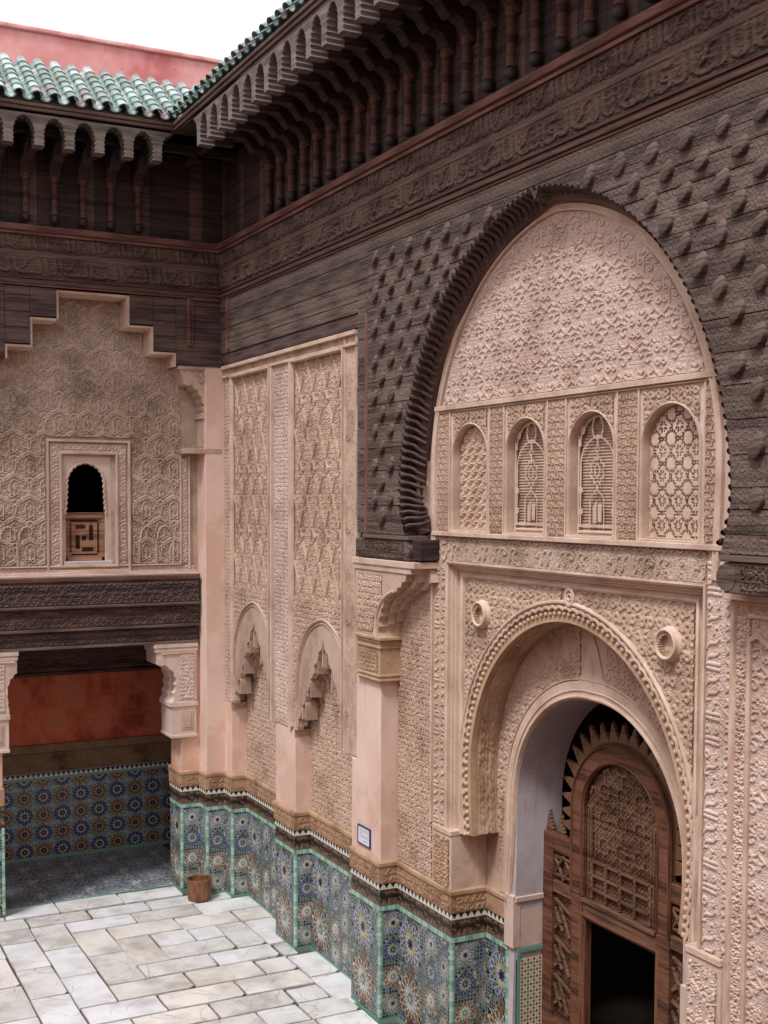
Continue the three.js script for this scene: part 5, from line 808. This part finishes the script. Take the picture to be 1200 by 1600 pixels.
// ---------------------------------------------------------------- timber door screen in the portal
const door = thing('portal_screen', 'tall brown timber door screen with a latticed round head, jagged crest and open doorway', 'door screen', 'R', -9.31);
{
  const c = -9.31, d = D(7.3), F = d + .0, sp = 2.93;
  const A = (w, yb) => arch(c, w, sp, sp + w * .96, yb, 22);
  const mir = (a, b) => [[a, b], [2 * c - b, 2 * c - a]];
  // stiles and rails
  for (const [a, b] of mir(-10.62, -10.4)) put('stile', box(a, b, -.02, 2.56, F - .08, F + .01, .01), M.door, door);
  for (const [a, b] of mir(-10.06, -9.87)) put('stile', box(a, b, -.02, 2.045, F - .08, F + .012, .01), M.door, door);
  for (const [a, b] of mir(-10.4, -10.06)) { put('rail', [box(a, b, 2.38, 2.56, F - .07, F + .004, .008)], M.door, door); put('rail', [box(a, b, 1.95, 2.08, F - .07, F + .006, .014)], M.doorLight, door); put('rail', box(a, b, .5, .62, F - .07, F + .004, .008), M.door, door); }
  put('rail', [box(-9.87, 2 * c + 9.87, 1.87, 2.0, F - .08, F + .008, .014), box(-9.87, 2 * c + 9.87, 2.0, 2.05, F - .06, F + .03, .012)], M.doorLight, door);
  put('doorway_trim', [sweep([[-9.88, -.02], [-9.88, 1.86], [2 * c + 9.88, 1.86], [2 * c + 9.88, -.02]], [[.03, F - .07], [.03, F + .012], [0, F + .018], [-.035, F - .01], [-.04, F - .08]])], M.door, door);
  // round head
  put('arch_frame', [ext([...A(.745, 2.05), ...A(.56, 2.05).reverse()], F - .08, F + .012, .008)], M.door, door);
  put('arch_moulding', [sweep(A(.745, 2.05), rollProf(.03, F, F + .035)), sweep(A(.58, 2.05), rollProf(.028, F, F + .03))], M.door, door);
  const inH = (s, y) => Math.abs(s - c) < archHalf(.55, sp, sp + .53, y);
  put('mesh_panel', relief(c - .56, c + .56, 2.05, 3.48, .0075, .0075, F - .05, .006, mesh, (s, y) => inH(s, y) && mesh(s, y) > .3), M.doorLight, door); put('backing', box(c - .6, c + .6, 2.04, 3.5, F - .09, F - .075, 0), M.oakShade, door);
  const bar0 = 0; function mesh(s, y) { return 1 - Math.max(0, Math.sin((s + y) * TAU / .052)) * Math.max(0, Math.sin((s - y) * TAU / .052)); }
  const bar = (x0, y0, x1, y1, w = .028, h = .03) => { const dx = x1 - x0, dy = y1 - y0, l = Math.hypot(dx, dy), g = new RoundedBoxGeometry(l, w, h, 1, .006); g.rotateZ(Math.atan2(dy, dx)).translate((x0 + x1) / 2, (y0 + y1) / 2, F - .02); return uvm(g); };
  // star strapwork of the head
  put('strapwork', relief(c - .54, c + .54, 2.47, 3.46, .007, .007, F - .026, .004, by(pStrap, .27, .27, -c - .135, -2.5), (s, y) => Math.abs(s - c) < archHalf(.54, sp, sp + .52, y) && pStrap((s - c - .135) / .27, (y - 2.5) / .27) > .5), M.doorLight, door);
  putEach('strapwork', [-.44, -.22, 0, .22, .44].flatMap((o) => [bar(c + o, 2.06, c + o, 2.46)]).concat([2.16, 2.3, 2.44].flatMap((y) => [bar(c - .5, y, c - .24, y), bar(c - .2, y, c + .2, y), bar(c + .24, y, c + .5, y)])), M.doorLight, door);
  putEach('strapwork', [-.5, -.46, .46, .5].map((o) => bar(c + o, 2.06, c + o, 2.95, .016)), M.doorLight, door);
  // side panels: mesh with heavy diagonal straps
  for (const [a, b] of mir(-10.4, -10.06)) {
    for (const [y0, y1] of [[2.08, 2.38], [.62, 1.95], [0, .5]]) { put('mesh_panel', relief(a, b, y0, y1, .009, .009, F - .055, .006, mesh, (s, y) => mesh(s, y) > .3), M.doorLight, door); put('backing', box(a, b, y0, y1, F - .09, F - .08, 0), M.oakShade, door); }
    const m = (a + b) / 2, w = (b - a) / 2 - .02, list = [];
    for (const y of [.75, 1.15, 1.55]) list.push(bar(m - w, y + .33, m + w, y + .23, .034), bar(m - w * .4, y + .28, m + w * .7, y - .02, .034), bar(m - w, y + .02, m + w * .2, y + .16, .034), bar(m - w, y + .24, m - w * .1, y + .02, .03));
    putEach('strapwork', list, M.doorLight, door);
    putEach('strapwork', [bar(m - w, 2.14, m + w, 2.14), bar(m - w, 2.33, m + w, 2.33), bar(m - w, 2.15, m, 2.36, .024), bar(m, 2.1, m + w, 2.32, .024), bar(m - w, 2.32, m, 2.1, .024), bar(m, 2.36, m + w, 2.15, .024)], M.doorLight, door);
  }
  // jagged crest
  const tooth = (l, w) => { const p = []; const n = 6; for (let i = 0; i < n; i++) { const t = i / n; p.push([-w * (1 - t) - .006, l * t], [-w * (1 - t) + .014, l * (t + .55 / n)]); } p.push([0, l]); for (let i = n - 1; i >= 0; i--) { const t = i / n; p.push([w * (1 - t) - .014, l * (t + .55 / n)], [w * (1 - t) + .006, l * t]); } return ext(p, -.02, .02, .003); };
  const tg = [tooth(.25, .095), tooth(.29, .1), tooth(.34, .105)];
  const P = resample(A(.74, 2.56), 22);
  P.forEach((p, i) => { if (i === 0 || i === 22) return; const a = P[i - 1], b = P[i + 1], ang = Math.atan2(b[1] - a[1], b[0] - a[0]), k = Math.min(i, 22 - i); stamp('crest_tooth', tg[k > 8 ? 0 : k > 4 ? 1 : 2], M.doorLight, door, [p[0], p[1], F - .05], [0, 0, ang], [k > 4 ? 1 : .8, k > 4 ? 1 : .8, 1]); });
  for (const s of [-10.5, -10.3]) for (const q of [s, 2 * c - s]) stamp('crest_tooth', tg[0], M.doorLight, door, [q, 2.555, F - .04], [0, 0, 0], [.7, .9, 1]);
}
// the unlit hall behind the door
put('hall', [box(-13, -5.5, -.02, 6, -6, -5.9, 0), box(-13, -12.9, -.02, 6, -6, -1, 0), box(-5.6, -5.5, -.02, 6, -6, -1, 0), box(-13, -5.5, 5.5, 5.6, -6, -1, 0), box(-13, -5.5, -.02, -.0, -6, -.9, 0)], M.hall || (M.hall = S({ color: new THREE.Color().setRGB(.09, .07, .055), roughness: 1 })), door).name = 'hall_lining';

// ---------------------------------------------------------------- small things and the rest of the courtyard
const plaque = thing('plaque', 'small white notice plaque with blue frame on the tall pink pier', 'plaque', 'R', -12.76, 1.96);
{
  const c = canvasOf(256, 320), x = c.getContext('2d'); x.fillStyle = '#e8eaf2'; x.fillRect(0, 0, 256, 320); x.fillStyle = '#3b4a78'; x.textAlign = 'center';
  for (let i = 0; i < 6; i++) { const R = rng(i + 3); let px = 34 + (i === 2 ? 4 : 0); const stop = i === 2 ? 110 : i === 5 ? 0 : 222; while (px < stop) { const w = 6 + R() * 22; x.fillRect(px, 48 + i * 36, w, 12); px += w + 7; } } x.fillRect(120, 248, 84, 12);
  put('face', uvm(new THREE.BoxGeometry(.3, .2, .012).translate(-12.76, 2.07, .232)), plaqueMat(c), plaque);
  put('frame', sweep(rect(-12.915, -12.605, 1.965, 2.175).reverse(), bandProf(.016, .222, .246), true), S({ color: 0x2a3566, roughness: .4 }), plaque);
}
function plaqueMat(c) { const t = texOf(c, .3, .2); t.offset.set(12.76 / .3 + .5, -2.07 / .2 + .5); return S({ map: t, roughness: .3 }); }
const bin = thing('waste_bin', 'round brown woven bin on the marble paving at the foot of the corner pier', 'bin', 'W', [5.84, -17.46]);
put('bin_body', uvm(new THREE.LatheGeometry(V2([[.001, .015], [.16, .0], [.172, .01], [.176, .1], [.178, .28], [.184, .3], [.184, .325], [.172, .33], [.163, .31], [.16, .06], [.001, .05]]), 36).translate(5.84, 0, -17.46)), M.bin, bin);
const par = thing('parapet_wall', 'faded pink rendered wall rising behind the green tile roof', 'wall', 'W', [2, -20.2]);
put('render', box(-8, 12, 9, 13.3, -20.6, -20, .02), M.pinkFar, par);
put('lip', box(-8, 12, 13.285, 13.37, -20.64, -19.95, .03), M.pinkLip, par);
// the two sides of the courtyard behind and beside the viewer
const back = thing('courtyard_wall', 'plain pink rendered side of the courtyard on the viewer\'s side', 'wall', 'W', [-2, 1.2]);
put('render', [box(-9, 9, 0, 4.4, .9, 1.6, .01), box(-9, -1.2, 4.4, 11, .9, 1.6, .01), box(1.2, 9, 4.4, 11, .9, 1.6, .01), box(-1.2, 1.2, 7.6, 11, .9, 1.6, .01)], M.court, back);
const far = thing('courtyard_wall', 'plain pink rendered side of the courtyard opposite the carved portal', 'wall', 'W', [-9, -8]);
put('render', box(-9.6, -9, 0, 11, -18.4, 1.6, .01), M.court, far);

scene.updateMatrixWorld(true);
renderer.render(scene, camera);
